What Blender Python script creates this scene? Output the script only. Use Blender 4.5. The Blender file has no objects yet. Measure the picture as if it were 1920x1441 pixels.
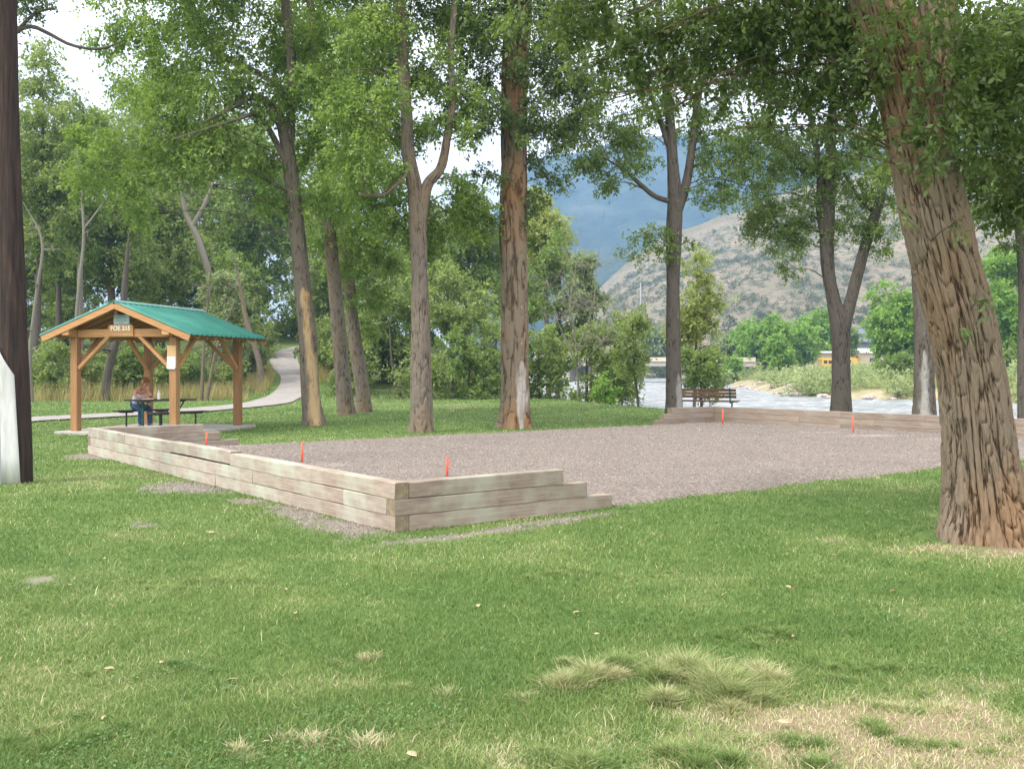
import bpy, bmesh, math, random
import numpy as np
from mathutils import Vector, Matrix
# ------------------------------------------------------------------ camera, world, sun, exposure
S = bpy.context.scene
COL = S.collection
F = 1867.0; EYE = 1.65; HOR = 690.0
cd = bpy.data.cameras.new('camera'); cam = bpy.data.objects.new('camera', cd); COL.objects.link(cam)
cam.location = (0, 0, EYE); cam.rotation_euler = (math.radians(90), 0, 0)
cd.sensor_width = 36; cd.lens = 36 * F / 1920; cd.shift_y = -30.5 / 1920
cd.clip_start = 0.1; cd.clip_end = 9000
S.camera = cam
SUN = Vector((-0.62, -0.42, 1.0)).normalized()
W = bpy.data.worlds.new('World'); S.world = W; W.use_nodes = True
nt = W.node_tree; nt.nodes.clear()
sky = nt.nodes.new('ShaderNodeTexSky'); sky.sky_type = 'NISHITA'; sky.sun_disc = False
sky.sun_elevation = math.asin(SUN.z); sky.sun_rotation = math.atan2(SUN.x, SUN.y) % (2 * math.pi)
sky.air_density = 1.0; sky.dust_density = 3.0
tc = nt.nodes.new('ShaderNodeTexCoord')
nz = nt.nodes.new('ShaderNodeTexNoise'); nz.inputs['Scale'].default_value = 2.2; nz.inputs['Detail'].default_value = 6
mp = nt.nodes.new('ShaderNodeMapping'); mp.inputs['Scale'].default_value = (1, 1, 2.5)
nt.links.new(tc.outputs['Generated'], mp.inputs[0]); nt.links.new(mp.outputs[0], nz.inputs['Vector'])
cr = nt.nodes.new('ShaderNodeMapRange'); cr.inputs[1].default_value = .3; cr.inputs[2].default_value = .6
cr.inputs[3].default_value = .86; cr.inputs[4].default_value = .97
nt.links.new(nz.outputs['Fac'], cr.inputs[0])
mx = nt.nodes.new('ShaderNodeMix'); mx.data_type = 'RGBA'
nt.links.new(cr.outputs[0], mx.inputs[0]); nt.links.new(sky.outputs[0], mx.inputs[6])
mx.inputs[7].default_value = (6.7, 6.35, 6.2, 1)          # bright thin cloud layer
bgn = nt.nodes.new('ShaderNodeBackground'); bgn.inputs['Strength'].default_value = 0.15
nt.links.new(mx.outputs[2], bgn.inputs['Color'])
wo = nt.nodes.new('ShaderNodeOutputWorld'); nt.links.new(bgn.outputs[0], wo.inputs[0])
sl = bpy.data.lights.new('sun', 'SUN'); sl.energy = 1.7; sl.angle = math.radians(16); sl.color = (1.0, .95, .86)
so = bpy.data.objects.new('sun', sl); COL.objects.link(so)
so.rotation_euler = SUN.to_track_quat('Z', 'Y').to_euler()
S.view_settings.view_transform = 'Standard'; S.view_settings.look = 'None'
S.view_settings.exposure = 1.62; S.view_settings.gamma = 1
S.render.engine = 'CYCLES'
S.cycles.max_bounces = 9; S.cycles.diffuse_bounces = 6; S.cycles.transmission_bounces = 5
S.cycles.transparent_max_bounces = 4; S.cycles.volume_bounces = 0
rng = np.random.default_rng(7); random.seed(7)

# ------------------------------------------------------------------ helpers
def A(px, py, d):
    return Vector(((px - 960) / F * d, d, EYE + (HOR - py) / F * d))
def GP(px, py, z=0.0):
    d = (EYE - z) * F / (py - HOR)
    return Vector(((px - 960) / F * d, d, z))
def tag(o, label=None, cat=None, group=None, kind=None):
    if label: o['label'] = label
    if cat: o['category'] = cat
    if group: o['group'] = group
    if kind: o['kind'] = kind
    return o
def empty(name, loc, rz=0, **k):
    o = bpy.data.objects.new(name, None); COL.objects.link(o)
    o.location = loc; o.rotation_euler = (0, 0, rz); o.empty_display_size = .2
    return tag(o, **k)
def mesh_np(name, V, Q=None, T=None, mats=(), mi=None, attr=None, uv=None, smooth=False, parent=None):
    V = np.asarray(V, dtype=np.float32).reshape(-1, 3)
    me = bpy.data.meshes.new(name)
    Q = np.zeros((0, 4), np.int32) if Q is None else np.asarray(Q, np.int32).reshape(-1, 4)
    T = np.zeros((0, 3), np.int32) if T is None else np.asarray(T, np.int32).reshape(-1, 3)
    me.vertices.add(len(V)); me.vertices.foreach_set('co', V.ravel())
    nl = Q.size + T.size; me.loops.add(nl)
    li = np.concatenate([Q.ravel(), T.ravel()]); me.loops.foreach_set('vertex_index', li)
    me.polygons.add(len(Q) + len(T))
    st = np.concatenate([np.arange(len(Q)) * 4, Q.size + np.arange(len(T)) * 3]).astype(np.int32)
    me.polygons.foreach_set('loop_start', st)
    if smooth: me.polygons.foreach_set('use_smooth', np.ones(len(st), bool))
    for m in (mats if isinstance(mats, (list, tuple)) else [mats]): me.materials.append(m)
    if mi is not None: me.polygons.foreach_set('material_index', np.asarray(mi, np.int32))
    if uv is not None:
        l = me.uv_layers.new(name='UVMap'); l.data.foreach_set('uv', np.asarray(uv, np.float32)[li].ravel())
    for k, a in (attr or {}).items():
        at = me.attributes.new(k, 'FLOAT', 'POINT'); at.data.foreach_set('value', np.asarray(a, np.float32))
    me.update(calc_edges=True)
    o = bpy.data.objects.new(name, me); COL.objects.link(o)
    if parent: o.parent = parent
    return o
_lat = np.random.default_rng(99).random((64, 64, 64)).astype(np.float32)
def vnoise(x, y, z=0.0, px=64):
    x = np.asarray(x, float); y = np.asarray(y, float) + 0 * x; z = np.asarray(z, float) + 0 * x
    xi = np.floor(x).astype(int); yi = np.floor(y).astype(int); zi = np.floor(z).astype(int)
    fx = x - xi; fy = y - yi; fz = z - zi
    fx = fx * fx * (3 - 2 * fx); fy = fy * fy * (3 - 2 * fy); fz = fz * fz * (3 - 2 * fz)
    r = 0
    for a in (0, 1):
        for b in (0, 1):
            for c in (0, 1):
                r = r + _lat[((xi + a) % px) % 64, (yi + b) % 64, (zi + c) % 64] * (fx if a else 1 - fx) * (fy if b else 1 - fy) * (fz if c else 1 - fz)
    return r
def fbm(x, y, z=0.0, o=4):
    r = 0; w = 0.5; t = 0
    for i in range(o):
        r = r + w * vnoise(np.asarray(x) * 2 ** i + 7.3 * i, np.asarray(y) * 2 ** i + 3.1 * i, z); t += w; w *= .5
    return r / t
def sst(t): t = np.clip(t, 0, 1); return t * t * (3 - 2 * t)

# ---- materials
def mat(name):
    m = bpy.data.materials.new(name); m.use_nodes = True; n = m.node_tree; n.nodes.clear()
    return m, n
def N(n, t, **k):
    x = n.nodes.new(t)
    for a, b in k.items():
        if a in x.inputs: x.inputs[a].default_value = b
        else: setattr(x, a, b)
    return x
def L(n, a, b): n.links.new(a, b)
def c4(c): return (c[0], c[1], c[2], 1)
def ramp(n, fac, stops):
    r = n.nodes.new('ShaderNodeValToRGB'); e = r.color_ramp.elements
    while len(e) < len(stops): e.new(.5)
    for i, (p, c) in enumerate(stops): e[i].position = p; e[i].color = c4(c)
    L(n, fac, r.inputs[0]); return r.outputs[0]
def mixc(n, f, a, b, mode='MIX'):
    m = n.nodes.new('ShaderNodeMix'); m.data_type = 'RGBA'; m.blend_type = mode
    for i, v in ((0, f), (6, a), (7, b)):
        if hasattr(v, 'is_output'): L(n, v, m.inputs[i])
        else: m.inputs[i].default_value = v if i == 0 else c4(v)
    return m.outputs[2]
def noise(n, scale, detail=4, vec=None, rough=.55):
    x = N(n, 'ShaderNodeTexNoise', Scale=scale, Detail=detail, Roughness=rough)
    if vec is not None: L(n, vec, x.inputs['Vector'])
    return x.outputs['Fac']
def objco(n, scale=(1, 1, 1), which='Object'):
    t = n.nodes.new('ShaderNodeTexCoord'); m = N(n, 'ShaderNodeMapping'); m.inputs['Scale'].default_value = scale
    L(n, t.outputs[which], m.inputs[0]); return m.outputs[0]
def finish(n, col, rough=.8, spec=.3, bump=None, bd=.02, bs=.6, metal=0):
    p = N(n, 'ShaderNodeBsdfPrincipled'); p.inputs['Roughness'].default_value = rough
    p.inputs['Specular IOR Level'].default_value = spec; p.inputs['Metallic'].default_value = metal
    if hasattr(col, 'is_output'): L(n, col, p.inputs['Base Color'])
    else: p.inputs['Base Color'].default_value = c4(col)
    if bump is not None:
        b = N(n, 'ShaderNodeBump', Distance=bd, Strength=bs); L(n, bump, b.inputs['Height']); L(n, b.outputs[0], p.inputs['Normal'])
    o = n.nodes.new('ShaderNodeOutputMaterial'); L(n, p.outputs[0], o.inputs[0]); return p
def simple(name, col, rough=.6, var=.15, scale=8, spec=.3, metal=0, bd=.003):
    m, n = mat(name); f = noise(n, scale, 5, objco(n))
    d = tuple(c * (1 - var) for c in col); l = tuple(min(1, c * (1 + var)) for c in col)
    finish(n, ramp(n, f, [(.3, d), (.7, l)]), rough, spec, f, bd, .4, metal); return m
def leafmat(name, dark, light, trans=.38, yel=None):
    m, n = mat(name)
    g = n.nodes.new('ShaderNodeNewGeometry')
    f = noise(n, 1.3, 4, objco(n))
    a = N(n, 'ShaderNodeMath', operation='MULTIPLY_ADD'); L(n, g.outputs['Random Per Island'], a.inputs[0]); a.inputs[1].default_value = .5
    s = N(n, 'ShaderNodeMath', operation='MULTIPLY_ADD'); L(n, f, s.inputs[0]); s.inputs[1].default_value = 1.9; s.inputs[2].default_value = -.72
    L(n, s.outputs[0], a.inputs[2])
    st = [(0, dark), (.75, light)]
    if yel: st.append((.98, yel))
    c = ramp(n, a.outputs[0], st)
    p = N(n, 'ShaderNodeBsdfPrincipled', Roughness=.55); p.inputs['Specular IOR Level'].default_value = .35; L(n, c, p.inputs['Base Color'])
    t = N(n, 'ShaderNodeBsdfTranslucent'); c2 = mixc(n, 1.0, c, (1.5, 1.55, .6), 'MULTIPLY'); L(n, c2, t.inputs[0])
    x = N(n, 'ShaderNodeMixShader'); x.inputs[0].default_value = trans; L(n, p.outputs[0], x.inputs[1]); L(n, t.outputs[0], x.inputs[2])
    o = n.nodes.new('ShaderNodeOutputMaterial'); L(n, x.outputs[0], o.inputs[0]); return m
def barkmat(name, dark, mid, light, bd=.02, warm=None, us=1.0, patch=None, vw=.45, vy=2.2):
    m, n = mat(name)
    uvn = n.nodes.new('ShaderNodeUVMap')
    mp1 = N(n, 'ShaderNodeMapping'); mp1.inputs['Scale'].default_value = (15 * us, 2.2, 1); L(n, uvn.outputs[0], mp1.inputs[0])
    f1 = noise(n, 3.0, 8, mp1.outputs[0], .65)
    v = N(n, 'ShaderNodeTexVoronoi', Scale=2.0); v.feature = 'DISTANCE_TO_EDGE'
    wv = N(n, 'ShaderNodeMapping'); wv.inputs['Scale'].default_value = (9 * us, vy, 1); L(n, uvn.outputs[0], wv.inputs[0])
    dn = N(n, 'ShaderNodeTexNoise', Scale=4.0, Detail=4.0); L(n, wv.outputs[0], dn.inputs['Vector'])
    ad = N(n, 'ShaderNodeVectorMath', operation='MULTIPLY_ADD'); L(n, dn.outputs['Color'], ad.inputs[0]); ad.inputs[1].default_value = (.5, .5, .5); L(n, wv.outputs[0], ad.inputs[2])
    L(n, ad.outputs[0], v.inputs['Vector'])
    cr = N(n, 'ShaderNodeMapRange'); cr.inputs[2].default_value = .16; L(n, v.outputs['Distance'], cr.inputs[0])
    at = n.nodes.new('ShaderNodeAttribute'); at.attribute_name = 'ridge'
    h = N(n, 'ShaderNodeMath', operation='MULTIPLY_ADD'); L(n, cr.outputs[0], h.inputs[0]); h.inputs[1].default_value = vw; L(n, f1, h.inputs[2])
    h2 = N(n, 'ShaderNodeMath', operation='MULTIPLY_ADD'); L(n, at.outputs['Fac'], h2.inputs[0]); h2.inputs[1].default_value = .7; L(n, h.outputs[0], h2.inputs[2])
    c = ramp(n, h2.outputs[0], [(.5, dark), (.85, mid), (1.15, light)])
    big = noise(n, .8, 4, objco(n, (1, 1, .45)))
    if warm:
        k = N(n, 'ShaderNodeMapRange'); k.inputs[1].default_value = .46; k.inputs[2].default_value = .62; L(n, big, k.inputs[0])
        c = mixc(n, k.outputs[0], c, mixc(n, 1.0, c, warm, 'MULTIPLY'))
    if patch:
        pa = n.nodes.new('ShaderNodeAttribute'); pa.attribute_name = 'patch'
        c = mixc(n, pa.outputs['Fac'], c, ramp(n, h2.outputs[0], [(.40, patch[0]), (.7, patch[1]), (1.0, patch[2])]))
    finish(n, c, .9, .15, h.outputs[0], bd, .9); return m
def woodmat(name, a, b, stain=None, scale=1.0, rough=.75, bd=.004, axis=0):
    m, n = mat(name)
    sc = [14 * scale] * 3; sc[axis] = 1.0 * scale
    f = noise(n, 2.0, 7, objco(n, tuple(sc)), .65)
    c = ramp(n, f, [(.3, a), (.72, b)])
    oi = n.nodes.new('ShaderNodeObjectInfo')
    v = N(n, 'ShaderNodeMapRange'); v.inputs[3].default_value = .82; v.inputs[4].default_value = 1.12; L(n, oi.outputs['Random'], v.inputs[0])
    hs = N(n, 'ShaderNodeHueSaturation'); L(n, v.outputs[0], hs.inputs['Value']); L(n, c, hs.inputs['Color']); c = hs.outputs[0]
    if stain:
        f2 = noise(n, 1.7, 5, objco(n, (1, 1, 1)), .6)
        k = N(n, 'ShaderNodeMapRange'); k.inputs[1].default_value = .45; k.inputs[2].default_value = .66; k.inputs[4].default_value = .75; L(n, f2, k.inputs[0])
        c = mixc(n, k.outputs[0], c, stain)
    finish(n, c, rough, .2, f, bd, .7); return m

M = {}
M['leaf_bright'] = leafmat('leaf_bright', (.10, .165, .05), (.23, .32, .105), .48, (.34, .42, .16))
M['leaf_mid'] = leafmat('leaf_mid', (.085, .14, .05), (.20, .275, .10), .46, (.30, .37, .15))
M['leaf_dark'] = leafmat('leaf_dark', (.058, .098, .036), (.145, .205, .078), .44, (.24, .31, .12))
M['leaf_wood'] = leafmat('leaf_wood', (.095, .145, .055), (.25, .315, .13), .46, (.36, .42, .19))
M['leaf_grey'] = leafmat('leaf_grey', (.11, .15, .08), (.26, .32, .17), .36)
M['leaf_lime'] = leafmat('leaf_lime', (.10, .20, .04), (.24, .38, .09), .42, (.30, .44, .13))
M['leaf_yell'] = leafmat('leaf_yell', (.15, .19, .06), (.34, .38, .15), .42)
M['sage'] = leafmat('sage', (.17, .22, .11), (.36, .42, .23), .3)
M['juniper'] = leafmat('juniper', (.05, .07, .045), (.12, .15, .085), .1)
M['straw'] = leafmat('straw', (.16, .15, .06), (.42, .36, .18), .25)
M['bark'] = barkmat('bark_grey', (.024, .019, .014), (.085, .068, .052), (.18, .155, .125), .03, (1.1, .97, .82), 1.0, None, .3, 1.1)
M['bark_big'] = barkmat('bark_big', (.012, .009, .007), (.088, .064, .043), (.23, .185, .135), .04, (1.15, .94, .76), 1.3, None, .25, 1.6)
M['bark_patch'] = barkmat('bark_patch', (.022, .015, .010), (.095, .070, .046), (.20, .165, .12), .03, (1.3, .92, .62), 1.2, ((.16, .14, .12), (.33, .31, .28), (.46, .44, .41)), .15, 1.1)
M['bark_scarred'] = barkmat('bark_scarred', (.024, .019, .014), (.085, .068, .052), (.18, .155, .125), .03, None, 1.0, ((.06, .03, .012), (.30, .18, .075), (.50, .37, .21)), .3, 1.2)
M['bark_dark'] = barkmat('bark_dark', (.014, .011, .009), (.048, .041, .034), (.10, .088, .075), .02, None, 1.0, None, .3, 1.1)
M['bark_greybase'] = barkmat('bark_greybase', (.014, .011, .009), (.055, .046, .038), (.11, .097, .082), .02, None, 1.0, ((.07, .065, .06), (.20, .19, .18), (.32, .31, .30)), .3, 1.1)
M['bark_pale'] = barkmat('bark_pale', (.05, .045, .035), (.12, .11, .09), (.20, .185, .155), .01)
M['bark_bare'] = simple('bark_bare', (.36, .335, .30), .8, .3, 5)
M['bark_twig'] = simple('bark_twig', (.22, .20, .17), .8, .3, 5)
M['scar'] = barkmat('bark_scar', (.08, .04, .015), (.28, .16, .06), (.42, .28, .14), .03)
M['timber'] = woodmat('weathered_timber', (.19, .145, .115), (.38, .315, .26), (.36, .37, .30))
M['timber_pale'] = woodmat('timber_pale', (.24, .20, .16), (.43, .375, .32), (.40, .43, .35))
M['timber_far'] = woodmat('timber_far', (.17, .13, .10), (.31, .255, .205), (.27, .25, .22))
M['endgrain'] = simple('endgrain', (.20, .165, .11), .85, .3, 20)
M['cedar'] = woodmat('cedar_stain', (.24, .13, .06), (.36, .205, .10), None, 1, .6, .002, 2)
M['cedar_h'] = woodmat('cedar_trim', (.36, .19, .08), (.50, .29, .14), None, 1, .6, .002, 0)
M['decking'] = woodmat('decking', (.10, .05, .028), (.17, .09, .05), None, 1, .8, .002, 0)
M['slat'] = woodmat('bench_slat', (.08, .045, .028), (.17, .10, .065), None, 1, .7, .002, 0)
M['tabletop'] = woodmat('table_board', (.035, .024, .022), (.075, .055, .05), None, 1, .45, .002, 0)
M['green_metal'] = simple('green_metal', (.012, .07, .055), .45, .2, 6, .5)
M['black_metal'] = simple('black_metal', (.015, .022, .02), .5, .2, 6, .5)
M['concrete'] = simple('concrete', (.33, .31, .28), .9, .12, 3)
M['stake'] = simple('stake_paint', (.75, .10, .045), .55, .2, 10)
M['white'] = simple('white_paint', (.72, .73, .74), .5, .06, 4)
M['paper'] = simple('paper', (.85, .85, .88), .7, .03, 4)
M['lightwood'] = simple('clipboard', (.50, .33, .17), .6, .1, 8)
M['signblue'] = simple('sign_blue', (.33, .45, .48), .5, .08, 8)
M['lettering'] = simple('lettering', (.80, .76, .66), .6, .03, 8)
M['lettering_faint'] = simple('lettering_faint', (.55, .38, .2), .6, .1, 20)
M['lettering_grey'] = simple('lettering_grey', (.14, .21, .23), .6, .1, 20)
M['glass'] = simple('dark_glass', (.03, .04, .05), .1, .1, 3, .6)
M['rubber'] = simple('rubber', (.02, .02, .02), .9, .1, 8)
M['yellow'] = simple('bus_yellow', (.62, .36, .07), .4, .06, 4)
M['orange'] = simple('orange_paint', (.75, .28, .03), .5, .1, 4)
M['silver'] = simple('silver_paint', (.28, .31, .36), .35, .1, 4, .5)
M['bluegrey'] = simple('roof_slate', (.14, .17, .20), .7, .12, 2)
M['cream'] = simple('cream_wall', (.48, .43, .33), .8, .08, 2)
M['redbrown'] = simple('red_brown', (.12, .035, .025), .8, .1, 2)
M['rock'] = simple('river_rock', (.36, .31, .29), .9, .35, 2, .2, 0, .05)
M['steel'] = simple('galvanised', (.38, .40, .42), .5, .1, 5, .5)
M['skin'] = simple('skin', (.50, .27, .19), .55, .05, 6)
M['hair'] = simple('hair', (.28, .13, .05), .5, .3, 40)
M['jeans'] = simple('denim', (.035, .075, .15), .85, .2, 20)
M['tank'] = simple('tank_top', (.60, .66, .80), .8, .06, 12)
M['shoe'] = simple('shoe', (.1, .09, .09), .7, .1, 12)
M['dryleaf'] = simple('dry_leaf', (.40, .32, .20), .7, .2, 20)
# ribbed green roof
m, n = mat('green_roof'); M['roof'] = m
f = noise(n, 1.5, 5, objco(n)); finish(n, ramp(n, f, [(.3, (.03, .17, .14)), (.7, (.06, .25, .20))]), .42, .5)
# pole
m, n = mat('pole_wood'); M['pole'] = m
f = noise(n, 2.5, 8, objco(n, (10, 10, .5)), .7); f2 = noise(n, 1.0, 4, objco(n, (1, 1, .4)))
c = ramp(n, f, [(.36, (.010, .008, .008)), (.6, (.040, .029, .025)), (.78, (.10, .07, .05))])
c = mixc(n, f2, c, mixc(n, 1.0, c, (1.2, .95, .8), 'MULTIPLY')); finish(n, c, .8, .25, f, .012, .9)
m, n = mat('pole_guard'); M['guard'] = m
f = noise(n, 1.2, 6, objco(n, (3, 3, .6)), .6); finish(n, ramp(n, f, [(.35, (.34, .35, .35)), (.65, (.60, .62, .62))]), .55, .3, f, .004, .5)
# water
m, n = mat('river_water'); M['water'] = m
f = noise(n, .55, 9, objco(n, (1, 1.7, 1)), .72); f2 = noise(n, 3.2, 5, objco(n, (.5, 1, 1)), .7)
fo = N(n, 'ShaderNodeMath', operation='MULTIPLY_ADD'); L(n, f2, fo.inputs[0]); fo.inputs[1].default_value = .6; L(n, f, fo.inputs[2])
c = ramp(n, fo.outputs[0], [(.68, (.13, .15, .15)), (.82, (.26, .28, .28)), (.97, (.58, .60, .61))])
finish(n, c, .35, .4, fo.outputs[0], .35, .9)
# ground
def grass_cols(n):
    at = n.nodes.new('ShaderNodeAttribute'); at.attribute_name = 'dry'
    return at.outputs['Fac']
m, n = mat('lawn_ground'); M['lawn'] = m
co = objco(n); dry = grass_cols(n)
f = noise(n, 1.6, 6, co); ff = noise(n, 45, 4, co, .7)
g = ramp(n, f, [(.3, (.075, .135, .04)), (.7, (.13, .19, .06))])
g = mixc(n, ff, mixc(n, 1.0, g, (.6, .6, .6), 'MULTIPLY'), mixc(n, 1.0, g, (1.3, 1.3, 1.2), 'MULTIPLY'))
soil = ramp(n, ff, [(.3, (.15, .115, .075)), (.7, (.30, .24, .16))])
ad = N(n, 'ShaderNodeMath', operation='MULTIPLY_ADD'); L(n, f, ad.inputs[0]); ad.inputs[1].default_value = .5; L(n, dry, ad.inputs[2])
k = N(n, 'ShaderNodeMapRange'); k.inputs[1].default_value = .55; k.inputs[2].default_value = 1.1; L(n, ad.outputs[0], k.inputs[0])
c = mixc(n, k.outputs[0], g, soil)
br = n.nodes.new('ShaderNodeAttribute'); br.attribute_name = 'bare'
c = mixc(n, br.outputs['Fac'], c, ramp(n, ff, [(.3, (.14, .12, .10)), (.7, (.28, .25, .22))]))
wd = n.nodes.new('ShaderNodeAttribute'); wd.attribute_name = 'wild'
wc = ramp(n, noise(n, .7, 6, co), [(.3, (.05, .08, .03)), (.55, (.09, .12, .045)), (.75, (.2, .18, .09))])
c = mixc(n, wd.outputs['Fac'], c, wc)
bk = n.nodes.new('ShaderNodeAttribute'); bk.attribute_name = 'bank'
bc = ramp(n, noise(n, .35, 8, co), [(.3, (.10, .13, .05)), (.5, (.30, .26, .16)), (.7, (.42, .36, .25))])
c = mixc(n, bk.outputs['Fac'], c, bc)
finish(n, c, .95, .1, ff, .02, .6)
m, n = mat('grass_blade'); M['blade'] = m
dry = grass_cols(n)
c = ramp(n, dry, [(0, (.115, .20, .052)), (.3, (.205, .285, .085)), (.55, (.28, .35, .13)), (.8, (.52, .47, .27)), (1, (.62, .56, .38))])
p = N(n, 'ShaderNodeBsdfPrincipled', Roughness=.6); p.inputs['Specular IOR Level'].default_value = .25; L(n, c, p.inputs['Base Color'])
t = N(n, 'ShaderNodeBsdfTranslucent'); L(n, c, t.inputs[0]); x = N(n, 'ShaderNodeMixShader'); x.inputs[0].default_value = .35
L(n, p.outputs[0], x.inputs[1]); L(n, t.outputs[0], x.inputs[2]); o = n.nodes.new('ShaderNodeOutputMaterial'); L(n, x.outputs[0], o.inputs[0])
# gravel
m, n = mat('gravel'); M['gravel'] = m
co = objco(n); v = N(n, 'ShaderNodeTexVoronoi', Scale=42.0); L(n, co, v.inputs['Vector'])
f = noise(n, .8, 7, co, .65)
sx = N(n, 'ShaderNodeSeparateColor'); L(n, v.outputs['Color'], sx.inputs[0])
c = ramp(n, sx.outputs[0], [(.1, (.13, .112, .098)), (.5, (.20, .176, .156)), (.92, (.28, .25, .225))])
c = mixc(n, f, mixc(n, 1.0, c, (.68, .66, .66), 'MULTIPLY'), mixc(n, 1.0, c, (1.15, 1.12, 1.1), 'MULTIPLY'))
at = n.nodes.new('ShaderNodeAttribute'); at.attribute_name = 'sand'
c = mixc(n, at.outputs['Fac'], c, (.34, .30, .275)); finish(n, c, .95, .1, v.outputs['Distance'], .008, .6)
m, n = mat('stones'); M['stones'] = m
g = n.nodes.new('ShaderNodeNewGeometry'); finish(n, ramp(n, g.outputs['Random Per Island'], [(0, (.10, .086, .076)), (.7, (.20, .175, .155)), (1, (.36, .325, .29))]), .9, .15)
m, n = mat('path_concrete'); M['path'] = m
f = noise(n, 2.0, 7, objco(n), .65); finish(n, ramp(n, f, [(.3, (.23, .21, .20)), (.7, (.32, .30, .285))]), .9, .15, f, .006, .5)
# hills
m, n = mat('dry_hill'); M['hill'] = m
co = objco(n); f = noise(n, .022, 9, co, .6); f2 = noise(n, .33, 6, co, .7)
c = ramp(n, f, [(.35, (.175, .15, .105)), (.6, (.28, .225, .165)), (.7, (.16, .145, .10))])
k = N(n, 'ShaderNodeMapRange'); k.inputs[1].default_value = .5; k.inputs[2].default_value = .58; L(n, f2, k.inputs[0])
f3 = noise(n, .05, 6, co, .65)
k2 = N(n, 'ShaderNodeMapRange'); k2.inputs[1].default_value = .42; k2.inputs[2].default_value = .6; k2.inputs[4].default_value = .35; L(n, f3, k2.inputs[0])
c = mixc(n, k2.outputs[0], c, (.15, .15, .10))
c = mixc(n, k.outputs[0], c, (.11, .125, .08)); finish(n, c, .95, .1, f2, 1.5, .6)
m, n = mat('forest_mountain'); M['mount'] = m
co = objco(n); f = noise(n, .011, 10, co, .72); f2 = noise(n, .05, 6, co, .7)
c = ramp(n, f, [(.36, (.018, .032, .022)), (.55, (.075, .10, .065)), (.66, (.13, .13, .10)), (.72, (.25, .22, .19))])
c = mixc(n, f2, c, mixc(n, 1.0, c, (.7, .75, .7), 'MULTIPLY')); finish(n, c, .95, .1, f2, 6, .7)

# ---- mesh builders
class MB:
    def __init__(s): s.bm = bmesh.new()
    def box(s, c, size, R=None, bev=0):
        r = bmesh.ops.create_cube(s.bm, size=1); vs = r['verts']
        mt = Matrix.Translation(Vector(c)) @ (R.to_4x4() if R is not None else Matrix.Identity(4)) @ Matrix.Diagonal((*size, 1))
        bmesh.ops.transform(s.bm, matrix=mt, verts=vs)
        if bev:
            es = list({e for v in vs for e in v.link_edges}); bmesh.ops.bevel(s.bm, geom=es, offset=bev, segments=1, affect='EDGES')
        return s
    def bar(s, a, b, w, h, up=(0, 0, 1), bev=0):
        a = Vector(a); b = Vector(b); x = (b - a).normalized(); u = Vector(up); y = u.cross(x).normalized(); z = x.cross(y)
        return s.box((a + b) / 2, ((b - a).length, w, h), Matrix((x, y, z)).transposed(), bev)
    def cyl(s, a, b, r1, r2=None, n=12):
        a = Vector(a); b = Vector(b); r2 = r1 if r2 is None else r2
        q = (b - a).to_track_quat('Z', 'Y').to_matrix().to_4x4()
        bmesh.ops.create_cone(s.bm, cap_ends=True, segments=n, radius1=r1, radius2=r2, depth=(b - a).length, matrix=Matrix.Translation((a + b) / 2) @ q)
        return s
    def ball(s, c, r, sc=(1, 1, 1), sub=2):
        bmesh.ops.create_icosphere(s.bm, subdivisions=sub, radius=r, matrix=Matrix.Translation(Vector(c)) @ Matrix.Diagonal((*sc, 1))); return s
    def poly(s, pts, thick, nrm):
        nrm = Vector(nrm); v1 = [s.bm.verts.new(Vector(p)) for p in pts]; v2 = [s.bm.verts.new(Vector(p) + nrm * thick) for p in pts]
        s.bm.faces.new(v1[::-1]); s.bm.faces.new(v2)
        for i in range(len(pts)): s.bm.faces.new((v1[i], v1[(i + 1) % len(pts)], v2[(i + 1) % len(pts)], v2[i]))
        return s
    def build(s, name, m, parent=None, smooth=False):
        me = bpy.data.meshes.new(name); bmesh.ops.recalc_face_normals(s.bm, faces=s.bm.faces); s.bm.to_mesh(me); s.bm.free()
        for x in (m if isinstance(m, (list, tuple)) else [m]): me.materials.append(x)
        if smooth: me.polygons.foreach_set('use_smooth', [True] * len(me.polygons))
        o = bpy.data.objects.new(name, me); COL.objects.link(o)
        if parent: o.parent = parent
        return o

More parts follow.
